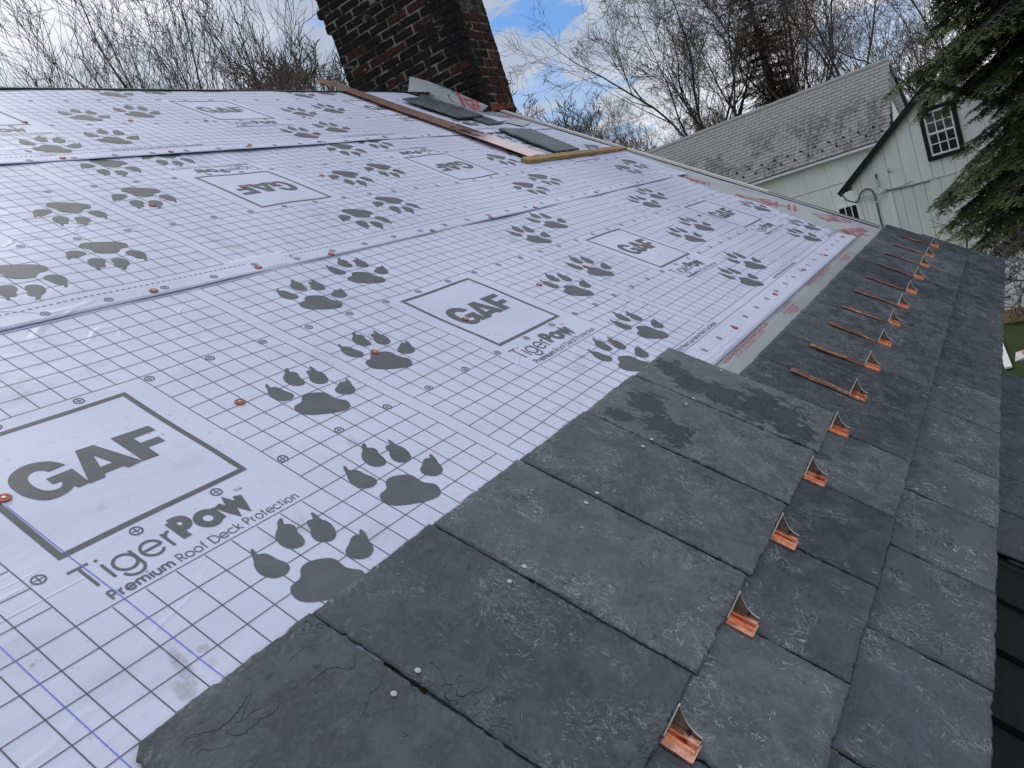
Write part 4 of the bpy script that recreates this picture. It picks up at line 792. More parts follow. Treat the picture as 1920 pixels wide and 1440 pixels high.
for row in range(35):
    z = 0.985 + row * CH
    cor = 0.0
    if z > 2.33: cor = 0.045
    if z > 2.42: cor = 0.085
    if z > 2.56: cor = 0.05
    x0, x1, y0, y1 = CX0, CX1, CY0, CY1 + cor
    if cor: MB().box(x0 + 0.007, x1 - 0.007, CY1 - 0.05, y1 - 0.007, z - CH / 2, z + CH / 2).obj('mortar_core', M_mortar, chim)
    def run(L_, off):
        p = 0.0; out = []
        if off: out.append((0.0, 0.096, 1)); p = 0.096 + 0.011
        while p < L_ - 0.02:
            l = min(0.203, L_ - p)
            if l > 0.05: out.append((p, l, 0 if l > 0.15 else 1))
            p += 0.203 + 0.011
        return out
    faces = []
    for p, l, h in run(y1 - y0, row % 2): faces.append((Vector((x0 + 0.0475, y0 + p + l / 2, z)), math.pi / 2, l, h, 'left'))
    for p, l, h in run(x1 - x0 - 0.1, (row + 1) % 2): faces.append((Vector((x0 + 0.1 + p + l / 2, y0 + 0.0475, z)), 0.0, l, h, 'front'))
    for p, l, h in run(x1 - x0 - 0.1, row % 2): faces.append((Vector((x0 + 0.1 + p + l / 2, y1 - 0.0475, z)), 0.0, l, h, 'back'))
    for p, l, h in run(y1 - y0 - 0.2, row % 2): faces.append((Vector((x1 - 0.0475, y0 + 0.1 + p + l / 2, z)), math.pi / 2, l, h, 'rear'))
    for c, a, l, h, side in faces:
        zr = -0.523 + (c.y - 0.811) * math.tan(TH)   # roof height under the brick
        if side in ('left', 'front') and c.y < 3.75 and z < rz - (ry - c.y) * math.tan(TH) - 0.05: continue
        t = br.random(); fy = (c.y - CY0) / (CY1 - CY0)
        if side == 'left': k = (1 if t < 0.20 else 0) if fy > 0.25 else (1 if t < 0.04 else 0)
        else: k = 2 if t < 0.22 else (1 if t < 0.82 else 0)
        if side == 'front' and z > 1.95: k = 4 if t < 0.75 else 1
        if side == 'front' and c.x < CX0 + 0.16 and z < 1.9: k = 0
        if side == 'front' and z < 1.27: k = 3
        if side == 'left' and 1.46 < z < 1.62 and 3.83 < c.y < 3.98: k = 3
        sc_ = l / (0.203 if h == 0 else 0.096)
        M = Matrix.Translation(c + Vector((br.uniform(-.002, .002), br.uniform(-.002, .002), 0))) @ Matrix.Rotation(a + br.uniform(-.008, .008), 4, 'Z') @ Matrix.Diagonal((sc_, 1, 1, 1))
        me = BR[(k, h)][br.randrange(3)]
        if side in ('left', 'front') and cnt < 300 and z < 2.95: obj('brick', me, chim, M); cnt += 1
        else: rest.append((me, M))
mb = MB()
for me, M in rest: mb.add([M @ v.co for v in me.vertices], [tuple(p.vertices) for p in me.polygons], 0)
o = mb.obj('brick_course', M_bk[0], chim); o['kind'] = 'stuff'
# smeared mortar lumps
sr = random.Random(12)
def lump(mb, c, rx, ry_, rz_, rr):
    V = [(0, 0, rz_)]; n = 8
    for j, (a, zf) in enumerate(((0.75, 0.55), (1.0, 0.0), (0.75, -0.55))):
        for k in range(n): q = a * rr.uniform(0.7, 1.2); V.append((q * rx * math.cos(2 * math.pi * k / n), q * ry_ * math.sin(2 * math.pi * k / n), zf * rz_))
    V.append((0, 0, -rz_)); F = [(0, 1 + k, 1 + (k + 1) % n) for k in range(n)]
    for j in range(2): F += [(1 + j * n + k, 1 + (j + 1) * n + k, 1 + (j + 1) * n + (k + 1) % n, 1 + j * n + (k + 1) % n) for k in range(n)]
    F += [(1 + 2 * n + k, 25, 1 + 2 * n + (k + 1) % n) for k in range(n)]; mb.add([Vector(c) + Vector(v) for v in V], F)
for (y, z, s_) in ((3.95, 1.60, 0.05), (3.98, 1.53, 0.045), (4.02, 1.72, 0.022), (3.36, 1.98, 0.03), (3.33, 1.84, 0.035), (4.0, 1.66, 0.02), (4.05, 2.02, 0.028), (4.3, 1.9, 0.018), (4.12, 2.25, 0.05), (4.0, 2.33, 0.04)):
    mb = MB(); lump(mb, (CX0, y, z), 0.009, s_, s_ * 0.7, sr); mb.obj('mortar_smear', M_mortar, chim, None, True)
for (x, z, s_) in ((5.42, 2.0, 0.05), (5.50, 2.06, 0.05), (5.60, 1.98, 0.035), (5.45, 1.86, 0.03), (5.66, 2.1, 0.05), (5.74, 1.22, 0.02)): mb = MB(); lump(mb, (x, CY0, z), s_, 0.008, s_ * 0.6, sr); mb.obj('mortar_smear', M_mortar, chim, None, True)
mb = MB(); mb.tube([(5.64 + 0.03 * math.sin(k * 0.9), CY0 - 0.006, 2.9 - k * 0.10) for k in range(18)], 0.004, 5); mb.obj('settlement_crack', M_black, chim)
for (y, z, s_) in ((3.90, 1.50, 0.06), (3.84, 1.44, 0.03)):
    o = MB(); lump(o, (CX0 - 0.02, y, z), 0.02, s_ * 0.6, s_, sr); o.obj('brick_fragment', M_bk[3], chim)
for k in range(5): o = MB(); lump(o, (5.50 + 0.07 * k, CY0 - 0.008, 1.168 + 0.004 * k), 0.030, 0.010, 0.018, sr); o.obj('brick_fragment', M_bk[2], chim)
MB().prism([(5.36, CY0 - 0.012), (5.86, CY0 - 0.012), (5.86, CY0 + 0.002), (5.36, CY0 + 0.002)], 1.10, 1.145).obj('base_flashing', M_shield, chim)

# ---------------------------------------------------------------- long barn
PS = R(84.69); TB = Vector((math.cos(PS), math.sin(PS), 0)); NB = Vector((math.sin(PS), -math.cos(PS), 0))   # along the ridge / away from camera
B0 = Vector((23.833, 2.825, 0)) - TB * (Vector((23.833, 2.825, 0)).dot(TB)) ; B0.z = 0
BM = Matrix((TB, NB, Vector((0, 0, 1)))).transposed().to_4x4(); BM.translation = B0      # x along ridge, y into the barn, z up
barn = empty('barn', BM @ Vector((8.5, 2, GZ)), 'long white barn with a stained grey shingle roof', 'barn')
EZ, RISE, RUN = 0.03, 2.12, 2.0; SLL = math.hypot(RISE, RUN); SA = math.atan2(RISE, RUN); SX0, SX1 = 4.93, 13.5
BR_ = BM @ Matrix.Translation((0, 0, EZ)) @ Matrix.Rotation(SA, 4, 'X')           # roof plane: x along, y up the slope
MB().box(SX0 + 0.03, SX1, 0.0, SLL, -0.12, -0.006).obj('roof_deck', M_oldwood, barn, BR_)
NC = 22; EXPO = SLL / NC; TABW = 0.262
def tab_mesh(i):
    r = random.Random(i); a = [r.uniform(-0.008, 0.008) for _ in range(4)]
    V = [(0.006, a[0], 0.016), (TABW - 0.006, a[1], 0.016 + a[3] * 0.8), (TABW - 0.004, EXPO + 0.02, 0.0), (0.004, EXPO + 0.02, 0.0), (0.004, a[0], 0.0), (TABW - 0.004, a[1], 0.0)]
    return mesh('shingle', V, [(0, 1, 2, 3), (4, 5, 1, 0), (4, 0, 3), (5, 2, 1)], M_shingle)
TM_ = [tab_mesh(i) for i in range(4)]; restv = MB(); sh_r = random.Random(4); cnt = 0
for c in range(NC):
    off = (c % 2) * TABW * 0.5 + sh_r.uniform(-0.02, 0.02); x = SX0 + off - TABW * 0.5; k = 0
    while x < SX1 - TABW:
        lift = sh_r.uniform(0, 0.004); M = BR_ @ Matrix.Translation((max(x, SX0 - 0.02), c * EXPO, lift)); me = TM_[sh_r.randrange(4)]
        if x < SX0 + TABW * 13.4: obj('shingle', me, barn, M)
        else: restv.add([M @ v.co for v in me.vertices], [tuple(p.vertices) for p in me.polygons])
        x += TABW
o = restv.obj('shingle_field', M_shingle, barn); o['kind'] = 'stuff'
MB().box(SX0 - 0.02, SX1, SLL - 0.09, SLL + 0.02, 0.004, 0.03).obj('ridge_cap', M_shingle, barn, BR_)
o = MB().box(SX0, SX1, 0.0, 2.4, -0.10, -0.01).obj('rear_roof', M_shingle, barn, BM @ Matrix.Translation((0, RUN, EZ + RISE)) @ Matrix.Rotation(-SA, 4, 'X'))
mb = MB(); prof = [(-0.115, 0.0), (-0.115, 0.02), (-0.10, 0.075), (-0.012, 0.075), (-0.012, 0.0)]
mb.prism([(a, b - 0.105) for a, b in prof], SX0 + 0.1, SX1, 0, Matrix(((0, 0, 1, 0), (1, 0, 0, 0), (0, 1, 0, 0), (0, 0, 0, 1)))); mb.obj('gutter', M_gutter, barn, BM @ Matrix.Translation((0, 0, EZ)))
MB().box(SX0, SX1, 0.0, 0.20, -0.03, -0.012).obj('soffit', M_trim, barn, BM @ Matrix.Translation((0, 0, EZ - 0.02)))
wy = 0.17
k = 0; x = SX0 + 0.05
while x < SX1 - 0.1:                              # sheet panels of the wall, two tiers
    e = min(x + 0.605, SX1 - 0.05)
    MB().box(x, e - 0.006, wy, wy + 0.03, -0.775 - 0.004, EZ - 0.05).obj('wall_panel', M_white, barn, BM)
    MB().box(x, e - 0.006, wy + 0.004, wy + 0.034, GZ, -0.795).obj('wall_panel', M_white, barn, BM); x = e
MB().box(SX0 + 0.04, SX1 - 0.06, wy + 0.036, wy + 0.08, GZ, EZ - 0.05).obj('wall_frame', M_oldwood, barn, BM)
HK = MB().box(-0.022, 0.022, 0, 0.05, 0.0, 0.03).box(-0.03, 0.03, 0.012, 0.024, 0.03, 0.062).mesh('snow_cleat', M_black)
for k in range(14):
    obj('snow_cleat', HK, barn, BR_ @ Matrix.Translation((5.14 + 0.40 * k, 0.26, 0.012)))
    obj('snow_cleat', HK, barn, BR_ @ Matrix.Translation((5.36 + 0.40 * k, 0.50, 0.012)))
# small window by the corner
bw = bpy.data.objects.new('window', None); link(bw, barn, BM @ Matrix.Translation((6.35, wy - 0.012, -1.78)))
MW = WORLD[bw.name]
MB().box(-0.34, 0.34, 0.0, 0.01, -0.3, 0.3).obj('pane', M_glass, bw, MW)
f = MB().box(-0.40, -0.34, -0.02, 0.02, -0.35, 0.35).box(0.34, 0.40, -0.02, 0.02, -0.35, 0.35).box(-0.34, 0.34, -0.02, 0.02, 0.30, 0.35).box(-0.34, 0.34, -0.02, 0.02, -0.35, -0.30)
f.obj('frame', M_trim, bw, MW)
for xx in (-0.17, 0.0, 0.17): MB().box(xx - 0.012, xx + 0.012, -0.012, -0.001, -0.30, 0.30).obj('muntin', M_trim, bw, MW)
# short shingled roof piece beyond the right rake, with its white cheek
A_ = Vector((25.86, 2.62, 2.16)); a1 = 25.2
def px3(dx, dy, dz, D): v = Vector((dx, dy, dz)); return v * (D / math.hypot(v.x, v.y))
def pix(x, y, D): v = W2C.transposed() @ Vector(((x - 960) / 1440, (y - 720) / 1440, 1)); return v * (D / math.hypot(v.x, v.y))
q00, q01, q10, q11 = pix(1661, 117, 25.9), pix(1676, 243, 24.6), pix(1664, 117, 26.4), pix(1706, 222, 26.2)
wing2 = MB(); nc = 17
for k in range(nc):
    t0, t1 = k / nc, (k + 1.15) / nc; a = q00.lerp(q01, t0); b = q10.lerp(q11, t0); c = q10.lerp(q11, t1); d = q00.lerp(q01, t1); up = Vector((-0.05, 0, 0.06))
    wing2.add([a, b, c + up, d + up, c, d], [(0, 3, 2, 1), (3, 5, 4, 2)])
wing2.obj('side_roof', M_shingle, barn)
mb = MB(); mb.tube([q10 + Vector((0, -0.03, 0.02)), q11 + Vector((0, -0.03, 0.02))], 0.045, 4); mb.obj('side_roof_trim', M_green, barn)
mb = MB(); t_ = [pix(1672, 188, 24.3), pix(1692, 228, 24.3), pix(1677, 246, 24.2)]; mb.add(t_ + [v + Vector((0.05, 0, 0)) for v in t_], [(0, 1, 2), (5, 4, 3), (0, 3, 4, 1), (1, 4, 5, 2), (2, 5, 3, 0)]); mb.obj('cheek_wall', M_trim, barn)

# ---------------------------------------------------------------- gabled wing
PW = R(71.177); TW = Vector((math.cos(PW), math.sin(PW), 0)); NW = Vector((math.sin(PW), -math.cos(PW), 0))
WM = Matrix((TW, NW, Vector((0, 0, 1)))).transposed().to_4x4(); WM.translation = Vector((17.464, 1.1057, 0))   # x left (+), y away from camera, z up
wing = empty('gabled_wing', WM @ Vector((0, 1.5, GZ)), 'white board gable end with a dark green framed window, behind the conifer', 'building')
AP, SL = 0.77, 0.716; EH = 2.175
def rz_(a): return AP - abs(a - 0.03) * SL
seam = -1.01; wins = (-0.34, 0.42, -0.665, 0.325)
edges = [-2.1, -1.82, -1.53, -1.25, -0.97, -0.69, -0.285, -0.06, 0.16, 0.375, 0.60, 0.90, 1.20, 1.50, 1.80, 1.99]
def clipboard(a0, a1, z0, z1f, z2f): return [(a0, z0), (a1, z0), (a1, z2f), (a0, z1f)]
PM = Matrix(((1, 0, 0, 0), (0, 0, 1, 0), (0, 1, 0, 0), (0, 0, 0, 1)))
for a0, a1 in zip(edges, edges[1:]):
    g_ = 0.0045; x0, x1 = a0 + g_, a1 - g_; d = 0.002 * ((edges.index(a0) * 7) % 3)
    if x0 > -0.30 and x1 < 0.40:     # boards cut by the window
        for zz0, zt in ((seam + 0.008, wins[2]),): MB().prism([(x0, zz0), (x1, zz0), (x1, zt), (x0, zt)], d, 0.022 + d, 0, WM @ PM).obj('board', M_white, wing)
        MB().prism([(x0, wins[3]), (x1, wins[3]), (x1, rz_(x1)), (x0, rz_(x0))], d, 0.022 + d, 0, WM @ PM).obj('board', M_white, wing)
    else: MB().prism([(x0, seam + 0.008), (x1, seam + 0.008), (x1, rz_(x1)), (x0, rz_(x0))], d, 0.022 + d, 0, WM @ PM).obj('board', M_white, wing)
lo_e = [-2.1, -1.80, -1.52, -1.22, -0.92, -0.62, -0.33, -0.02, 0.27, 0.57, 0.80, 1.03, 1.29, 1.56, 1.80, 1.99]
for a0, a1 in zip(lo_e, lo_e[1:]): MB().box(a0 + 0.0045, a1 - 0.0045, 0.003 + 0.002 * (lo_e.index(a0) % 3), 0.026, GZ, seam - 0.008).obj('board', M_white, wing, WM)
MB().box(-2.08, 1.97, 0.045, 3.6, GZ, -0.86).obj('wing_body', M_white, wing, WM)
MB().prism([(-2.05, -0.86), (1.95, -0.86), (0.03, AP - 0.06)], 0.045, 3.6, 0, WM @ PM).obj('gable_backing', M_oldwood, wing)
MB().box(-2.1, 1.99, -0.008, 0.002, seam - 0.012, seam + 0.014).obj('seam_flashing', M_gutter, wing, WM)
MB().box(1.90, 2.0, -0.014, -0.001, GZ, -0.66).obj('corner_board', M_trim, wing, WM)
MB().box(1.21, 1.30, -0.018, -0.001, GZ, seam - 0.03).obj('downpipe_cover', M_trim, wing, WM)
for s_ in (1, -1):
    ang = math.atan(SL) * s_
    Mr = WM @ Matrix.Translation((0.03, 0, AP)) @ Matrix.Rotation(ang, 4, 'Y')
    L_ = (EH + 0.05) / math.cos(math.atan(SL)); xa, xb = (0, L_) if s_ == 1 else (-L_, 0)
    MB().box(xa, xb, -0.10, 3.7, 0.012, 0.055).obj('roof_slope', M_shingle, wing, Mr)
    MB().box(xa, xb, -0.115, -0.085, -0.055, 0.060).obj('rake_trim', M_green, wing, Mr)
    MB().box(xa, xb, -0.08, -0.002, -0.010, 0.008).obj('soffit_board', M_green, wing, Mr)
ww = bpy.data.objects.new('window', None); Mw = WM @ Matrix.Translation((0.045, -0.01, -0.17)); link(ww, wing, Mw)
MB().box(-0.245, 0.245, 0.020, 0.028, -0.40, 0.40).obj('pane', M_glass, ww, Mw)
MB().box(-0.335, -0.262, -0.03, 0.02, -0.50, 0.46).box(0.262, 0.335, -0.03, 0.02, -0.50, 0.46).box(-0.262, 0.262, -0.03, 0.02, 0.425, 0.50).box(-0.262, 0.262, -0.045, 0.02, -0.50, -0.425).obj('frame', M_green, ww, Mw)
MB().box(-0.258, -0.225, -0.012, 0.019, -0.42, 0.42).box(0.225, 0.258, -0.012, 0.019, -0.42, 0.42).box(-0.225, 0.225, -0.012, 0.019, 0.385, 0.42).box(-0.225, 0.225, -0.012, 0.019, -0.42, -0.385).box(-0.225, 0.225, -0.014, 0.018, -0.02, 0.02).obj('sash', M_trim, ww, Mw)
for xx in (-0.075, 0.075):
    for z0, z1 in ((-0.385, -0.021), (0.021, 0.385)): MB().box(xx - 0.009, xx + 0.009, -0.004, 0.0175, z0, z1).obj('muntin', M_trim, ww, Mw)
for zz in (-0.203, 0.203):
    for x0, x1 in ((-0.225, -0.0845), (-0.0655, 0.0655), (0.0845, 0.225)): MB().box(x0, x1, -0.003, 0.017, zz - 0.009, zz + 0.009).obj('muntin', M_trim, ww, Mw)
def wcurve(pts, r, name, mat, n=6):
    P = [Vector(p) for p in pts]; Q = []
    for k in range(len(P) - 1):
        p0, p1, p2, p3 = P[max(k - 1, 0)], P[k], P[k + 1], P[min(k + 2, len(P) - 1)]
        for t in [j / 6 for j in range(6)]: Q.append(0.5 * ((2 * p1) + (-p0 + p2) * t + (2 * p0 - 5 * p1 + 4 * p2 - p3) * t * t + (-p0 + 3 * p1 - 3 * p2 + p3) * t ** 3))
    Q.append(P[-1]); return MB().tube([WM @ q for q in Q], r, n).obj(name, mat, wing, None, True)
wcurve([(2.19, -0.12, -0.80), (2.12, -0.12, -0.95), (2.0, -0.09, -1.04), (1.93, -0.06, -1.05), (1.80, -0.04, -0.88), (1.66, -0.03, -0.86), (1.565, -0.03, -1.02), (1.56, -0.03, -1.6), (1.56, -0.03, -3.2)], 0.016, 'electric_conduit', M_cable)
wcurve([(1.98, -0.05, -1.02), (1.80, -0.05, -1.06), (1.56, -0.05, -1.05), (1.30, -0.04, -0.97), (1.05, -0.03, -0.99), (0.80, -0.03, -0.93)], 0.010, 'wall_cable', M_gutter)
wcurve([(1.72, -0.06, -0.97), (1.64, -0.09, -1.12), (1.50, -0.09, -1.15), (1.36, -0.07, -1.06), (1.31, -0.04, -0.93)], 0.009, 'cable_loop', M_gutter)
wcurve([(1.66, -0.06, -0.98), (1.58, -0.09, -1.16), (1.44, -0.09, -1.13), (1.34, -0.06, -0.95)], 0.008, 'cable_loop', M_gutter)
wcurve([(1.31, -0.03, -0.99), (1.05, -0.03, -1.02), (0.6, -0.02, -1.03), (0.45, -0.02, -1.03)], 0.010, 'wall_cable', M_cable)
wcurve([(1.16, -0.05, -0.56), (1.14, -0.10, -0.60), (1.13, -0.05, -0.66)], 0.024, 'wall_bracket', M_gutter)
MB().box(1.42, 1.48, -0.05, 0.0, -0.86, -0.72).obj('junction_box', M_gutter, wing, WM); MB().box(1.43, 1.45, -0.04, 0.0, -0.72, -0.60).obj('junction_stem', M_cable, wing, WM)
wcurve([(2.16, -0.13, -0.82), (2.13, -0.12, -1.1), (2.08, -0.1, -1.5)], 0.004, 'hanging_wire', M_cable)
wcurve([(-0.20, -0.4, -3.62), (-0.45, -0.4, -3.66), (-0.8, -0.4, -3.72)], 0.012, 'low_cable', M_cable)
for a_, z_ in ((-0.31, -0.143),): pass

# ---------------------------------------------------------------- things on the lawn
o = MB().box(-0.26, 0.22, -0.012, 0.012, 0, 0.34).obj('plywood_board', M_ply, None, Matrix.Translation((16.7, 0.60, -3.93)) @ Matrix.Rotation(R(84), 4, 'Z') @ Matrix.Rotation(R(-30), 4, 'X'))
props(o, 'pale plywood offcut lying on the lawn in front of the white wall', 'board')
o = MB().box(-0.95, 0.75, -0.05, 0.05, 0, 0.03).obj('white_trim_board', M_trim, None, Matrix.Translation((14.55, 0.80, -3.92)) @ Matrix.Rotation(R(5), 4, 'Z'))
props(o, 'white trim board lying on the grass beside the eave', 'board')
wr = empty('wrapper', (14.1, 0.5, GZ), 'crumpled white wrapper with red print on the lawn', 'wrapper')
V = [(-0.42, 0.26, 0.02), (0.0, 0.20, 0.22), (0.40, 0.05, 0.12), (0.42, -0.35, 0.02), (0.05, -0.30, 0.20), (-0.36, -0.12, 0.12)]; c = (0.02, -0.05, 0.26)
mesh_w = MB().add(V + [c] + [(x, y, 0.0) for x, y, z in V], [(k, (k + 1) % 6, 6) for k in range(6)] + [(k + 7, (k + 1) % 6 + 7, (k + 1) % 6, k) for k in range(6)])
WMX = Matrix.Translation((14.2, 0.52, GZ + 0.005)) @ Matrix.Scale(0.45, 4)
mesh_w.obj('plastic_sheet', M_wrap, wr, WMX)
MB().box(-0.15, 0.15, -0.02, 0.02, 0.0, 0.004).obj('red_print', M_red, wr, WMX @ Matrix.Translation((-0.17, -0.01, 0.243)) @ Matrix.Rotation(R(-22), 4, 'Y'))
MB().box(-0.15, 0.15, -0.015, 0.015, 0.0, 0.004).obj('red_print', M_red, wr, WMX @ Matrix.Translation((0.18, 0.0, 0.235)) @ Matrix.Rotation(R(18), 4, 'Y'))

# ---------------------------------------------------------------- bare trees
def tubes(segs):
    """segs: list of (p0, p1, r0, r1, n) -> vertex / face arrays"""
    V = []; F = []
    for p0, p1, r0, r1, n in segs:
        d = (p1 - p0); l = d.length
        if l < 1e-5: continue
        d /= l; a = d.cross(Vector((0.3, 0.2, 0.93))); a.normalize(); b = d.cross(a); k0 = len(V)
        for p, r in ((p0, r0), (p1, r1)):
            for j in range(n):
                t = 2 * math.pi * j / n; q = p + a * (math.cos(t) * r) + b * (math.sin(t) * r); V.append((q.x, q.y, q.z))
        F += [(k0 + j, k0 + (j + 1) % n, k0 + n + (j + 1) % n, k0 + n + j) for j in range(n)]
    return V, F
def grow(seed, H, trunk_r, fork=0.3, limbs=4, spread=0.5, twig=0.0052, dens=1.0, up=0.35, maxl=4, wob=0.85, open_=1.0):
    r = random.Random(seed); big = []; fine = []
    def branch(p, d, L_, rad, lvl):
        n = max(3, int(L_ / (0.42 if lvl < 2 else 0.19))); step = L_ / n; pts = [p]; 
        for k in range(n):
            j = 0.07 if lvl == 0 else (0.10 + 0.02 * lvl) * wob
            d = (d + Vector((r.gauss(0, j), r.gauss(0, j), r.gauss(0, j) + up * (0.10 if lvl else 0.05)))).normalized(); q = p + d * step
            f0 = 1 - k / n; f1 = 1 - (k + 1) / n; r0 = max(twig, rad * (0.12 + 0.88 * f0)); r1 = max(twig, rad * (0.12 + 0.88 * f1))
            (big if r0 > 0.022 else fine).append((p, q, r0, r1, 6 if r0 > 0.05 else (4 if r0 > 0.02 else 3)))
            t = (k + 1) / n
            if lvl < maxl and t > (0.22 if lvl else fork):
                cnt_ = (1 if r.random() < 0.85 * dens else 0) + (1 if lvl in (0, 1, 2) and r.random() < 0.55 * dens else 0)
                for _ in range(cnt_):
                    az = r.uniform(0, 2 * math.pi); e = r.uniform(0.42, 0.88) * open_
                    s = d.cross(Vector((math.cos(az), math.sin(az), 0.13))); s.normalize(); nd_ = (d * math.cos(e) + s * math.sin(e)).normalized()
                    ln = L_ * (0.50 if lvl else 0.44) * r.uniform(0.6, 1.15) * (1.15 - 0.55 * t); ln = max(ln, 0.35)
                    branch(q, nd_, ln, max(twig, r1 * r.uniform(0.45, 0.68)), lvl + 1)
            p = q
    z0 = H * fork
    trunk = [Vector((0, 0, 0)), Vector((r.uniform(-.1, .1), r.uniform(-.1, .1), z0 * 0.5)), Vector((r.uniform(-.25, .25), r.uniform(-.25, .25), z0))]
    for a, b, k in ((trunk[0], trunk[1], 0), (trunk[1], trunk[2], 1)): big.append((a, b, trunk_r * (1.15 - .1 * k), trunk_r * (1.0 - .1 * k), 8))
    for k in range(limbs):
        az = 2 * math.pi * k / limbs + r.uniform(-0.5, 0.5); e = spread * r.uniform(0.35, 1.15); d = Vector((math.cos(az) * math.sin(e), math.sin(az) * math.sin(e), math.cos(e)))
        branch(trunk[2] - Vector((0, 0, r.uniform(0, 0.1) * H)), d, (H - z0) * r.uniform(0.75, 1.05), trunk_r * r.uniform(0.38, 0.60), 0)
    return big, fine
def tree_meshes(seed, **k):
    b, f_ = grow(seed, **k); V, F = tubes(b); V2, F2 = tubes(f_)
    return mesh('trunk', V, F, M_bark, True), mesh('crown', V2, F2, M_twig, False), len(F) + len(F2)
TREES = []
for sd_, kw in ((1, dict(H=12, trunk_r=0.13, fork=0.30, limbs=4, spread=0.50, dens=0.70)), (2, dict(H=12, trunk_r=0.16, fork=0.22, limbs=5, spread=0.58, dens=0.64)), (3, dict(H=12, trunk_r=0.11, fork=0.35, limbs=3, spread=0.40, dens=0.85)),
                (4, dict(H=12, trunk_r=0.15, fork=0.18, limbs=5, spread=0.66, dens=0.62)), (5, dict(H=12, trunk_r=0.085, fork=0.38, limbs=4, spread=0.32, dens=0.72)),
                (6, dict(H=12, trunk_r=0.14, fork=0.20, limbs=5, spread=0.50, dens=0.54, up=0.8, wob=0.5, open_=0.85)), (7, dict(H=12, trunk_r=0.12, fork=0.28, limbs=4, spread=0.42, dens=0.58, up=0.7, wob=0.5, open_=0.8))):
    a, b, n = tree_meshes(sd_, **kw); TREES.append((a, b)); print('tree', sd_, n)
def place(px, py, D, kind, H, rot, label, group, lean=(0, 0), mats=None, cat='tree', name='bare_tree'):
    v = pix(px, py, D); s = H / 12.0
    M = Matrix.Translation((v.x, v.y, GZ)) @ Matrix.Rotation(lean[0], 4, Vector((v.y, -v.x, 0)).normalized()) @ Matrix.Rotation(lean[1], 4, Vector((v.x, v.y, 0)).normalized()) @ Matrix.Rotation(rot, 4, 'Z') @ Matrix.Diagonal((s, s, s, 1))
    e = bpy.data.objects.new(name, None); link(e, None, M); props(e, label, cat, group)
    a, b = TREES[kind]; t = obj('trunk', a, e, M); c = obj('crown', b, e, M)
    if mats:
        for o_, mm in ((t, mats[0]), (c, mats[1])): o_.material_slots[0].link = 'OBJECT'; o_.material_slots[0].material = mm
    return e
GL_ = 'bare trees beyond the ridge on the left'; GR_ = 'bare trees behind the barn'; GM_ = 'thin bare trees between chimney and barn'
# (px, py of the visible foot, distance, kind, height, turn, label, group, lean)
for a in [
 (62, 178, 36, 5, 14.8, 0.3, 'leftmost bare tree beyond the ridge, low spreading crown', GL_, (0, 0.03)),
 (85, 178, 41, 6, 14.8, 1.9, 'slender bare tree just right of the leftmost one', GL_, (0, 0.03)),
 (200, 178, 35, 5, 16.4, 1.1, 'bare tree with branches reaching left above the ridge, second group from the left', GL_, (0, 0.05)),
 (212, 178, 39, 6, 16.8, 2.5, 'upright bare tree standing close behind the left spreading one', GL_, (0, 0)),
 (312, 178, 35, 5, 20.1, 3.6, 'tall bare tree left of the tallest pair beyond the ridge', GL_, (0, 0.02)),
 (340, 177, 34, 6, 20.7, 4.4, 'tall bare tree leaving the top of the picture, left of the chimney', GL_, (0, 0)),
 (385, 176, 34, 5, 20.7, 5.0, 'thickest dark bare tree, rightmost of the large ones left of the chimney', GL_, (0, -0.05)),
 (262, 178, 42, 5, 18.6, 0.6, 'slighter bare tree between the two tall groups of stems left of the chimney', GL_, (0, 0.0)),
 (500, 176, 52, 6, 18.6, 0.9, 'small bare tree alone halfway to the chimney', GL_, (0, 0)),
 (548, 176, 55, 5, 19.6, 3.3, 'feathery bare tree left of the chimney foot', GL_, (0, -0.03)),
 (640, 160, 55, 6, 20.5, 1.5, 'bare tree partly hidden by the chimney', GL_, (0, 0.08)),
 (985, 210, 66, 1, 14.0, 0.7, 'bushy small bare tree next to the right side of the chimney', GM_, (0, 0)),
 (1008, 215, 70, 4, 14.4, 2.7, 'pale thin bare tree right of the bushy one by the chimney', GM_, (0, 0)),
 (1070, 240, 60, 4, 13.0, 1.2, 'narrow bare tree with the highest tip between chimney and barn', GM_, (0, 0.03)),
 (1100, 255, 63, 2, 12.2, 4.2, 'small bare tree with a split crown in the gap', GM_, (0, 0)),
 (1160, 280, 50, 4, 8.8, 5.5, 'dark low bare tree just left of the barn roof tip', GM_, (0, 0.08)),
 (1225, 288, 44, 0, 10.8, 2.0, 'medium bare tree rising from the left tip of the barn ridge', GR_, (0, 0.02)),
 (1302, 256, 39, 0, 15.0, 2.4, 'wide bare tree reaching far left over the barn ridge', GR_, (0, 0.15)),
 (1322, 248, 41, 2, 15.5, 3.9, 'bare tree with several dark stems left of the middle of the barn ridge', GR_, (0, 0.14)),
 (1340, 240, 39, 0, 16.5, 5.1, 'tall bare tree with a straight mossy stem behind the barn', GR_, (0, -0.08)),
 (1440, 205, 43, 1, 16.0, 1.6, 'bare tree leaning left in front of the brown conifer', GR_, (0, 0.12)),
 (1505, 172, 39, 2, 15.0, 2.8, 'dark crooked bare tree in front of the brown conifer', GR_, (0, 0)),
 (1640, 130, 50, 4, 13.0, 0.4, 'slim bare tree behind the barn ridge end', GR_, (0, 0.0)),
 (1738, 150, 36, 3, 11.6, 4.8, 'black forked bare tree beyond the right end of the barn roof', GR_, (0, 0)),
 (1768, 150, 36, 0, 12.0, 0.1, 'bare tree rising behind the conifer branch at the gable', GR_, (0, -0.1))]:
    place(*a)
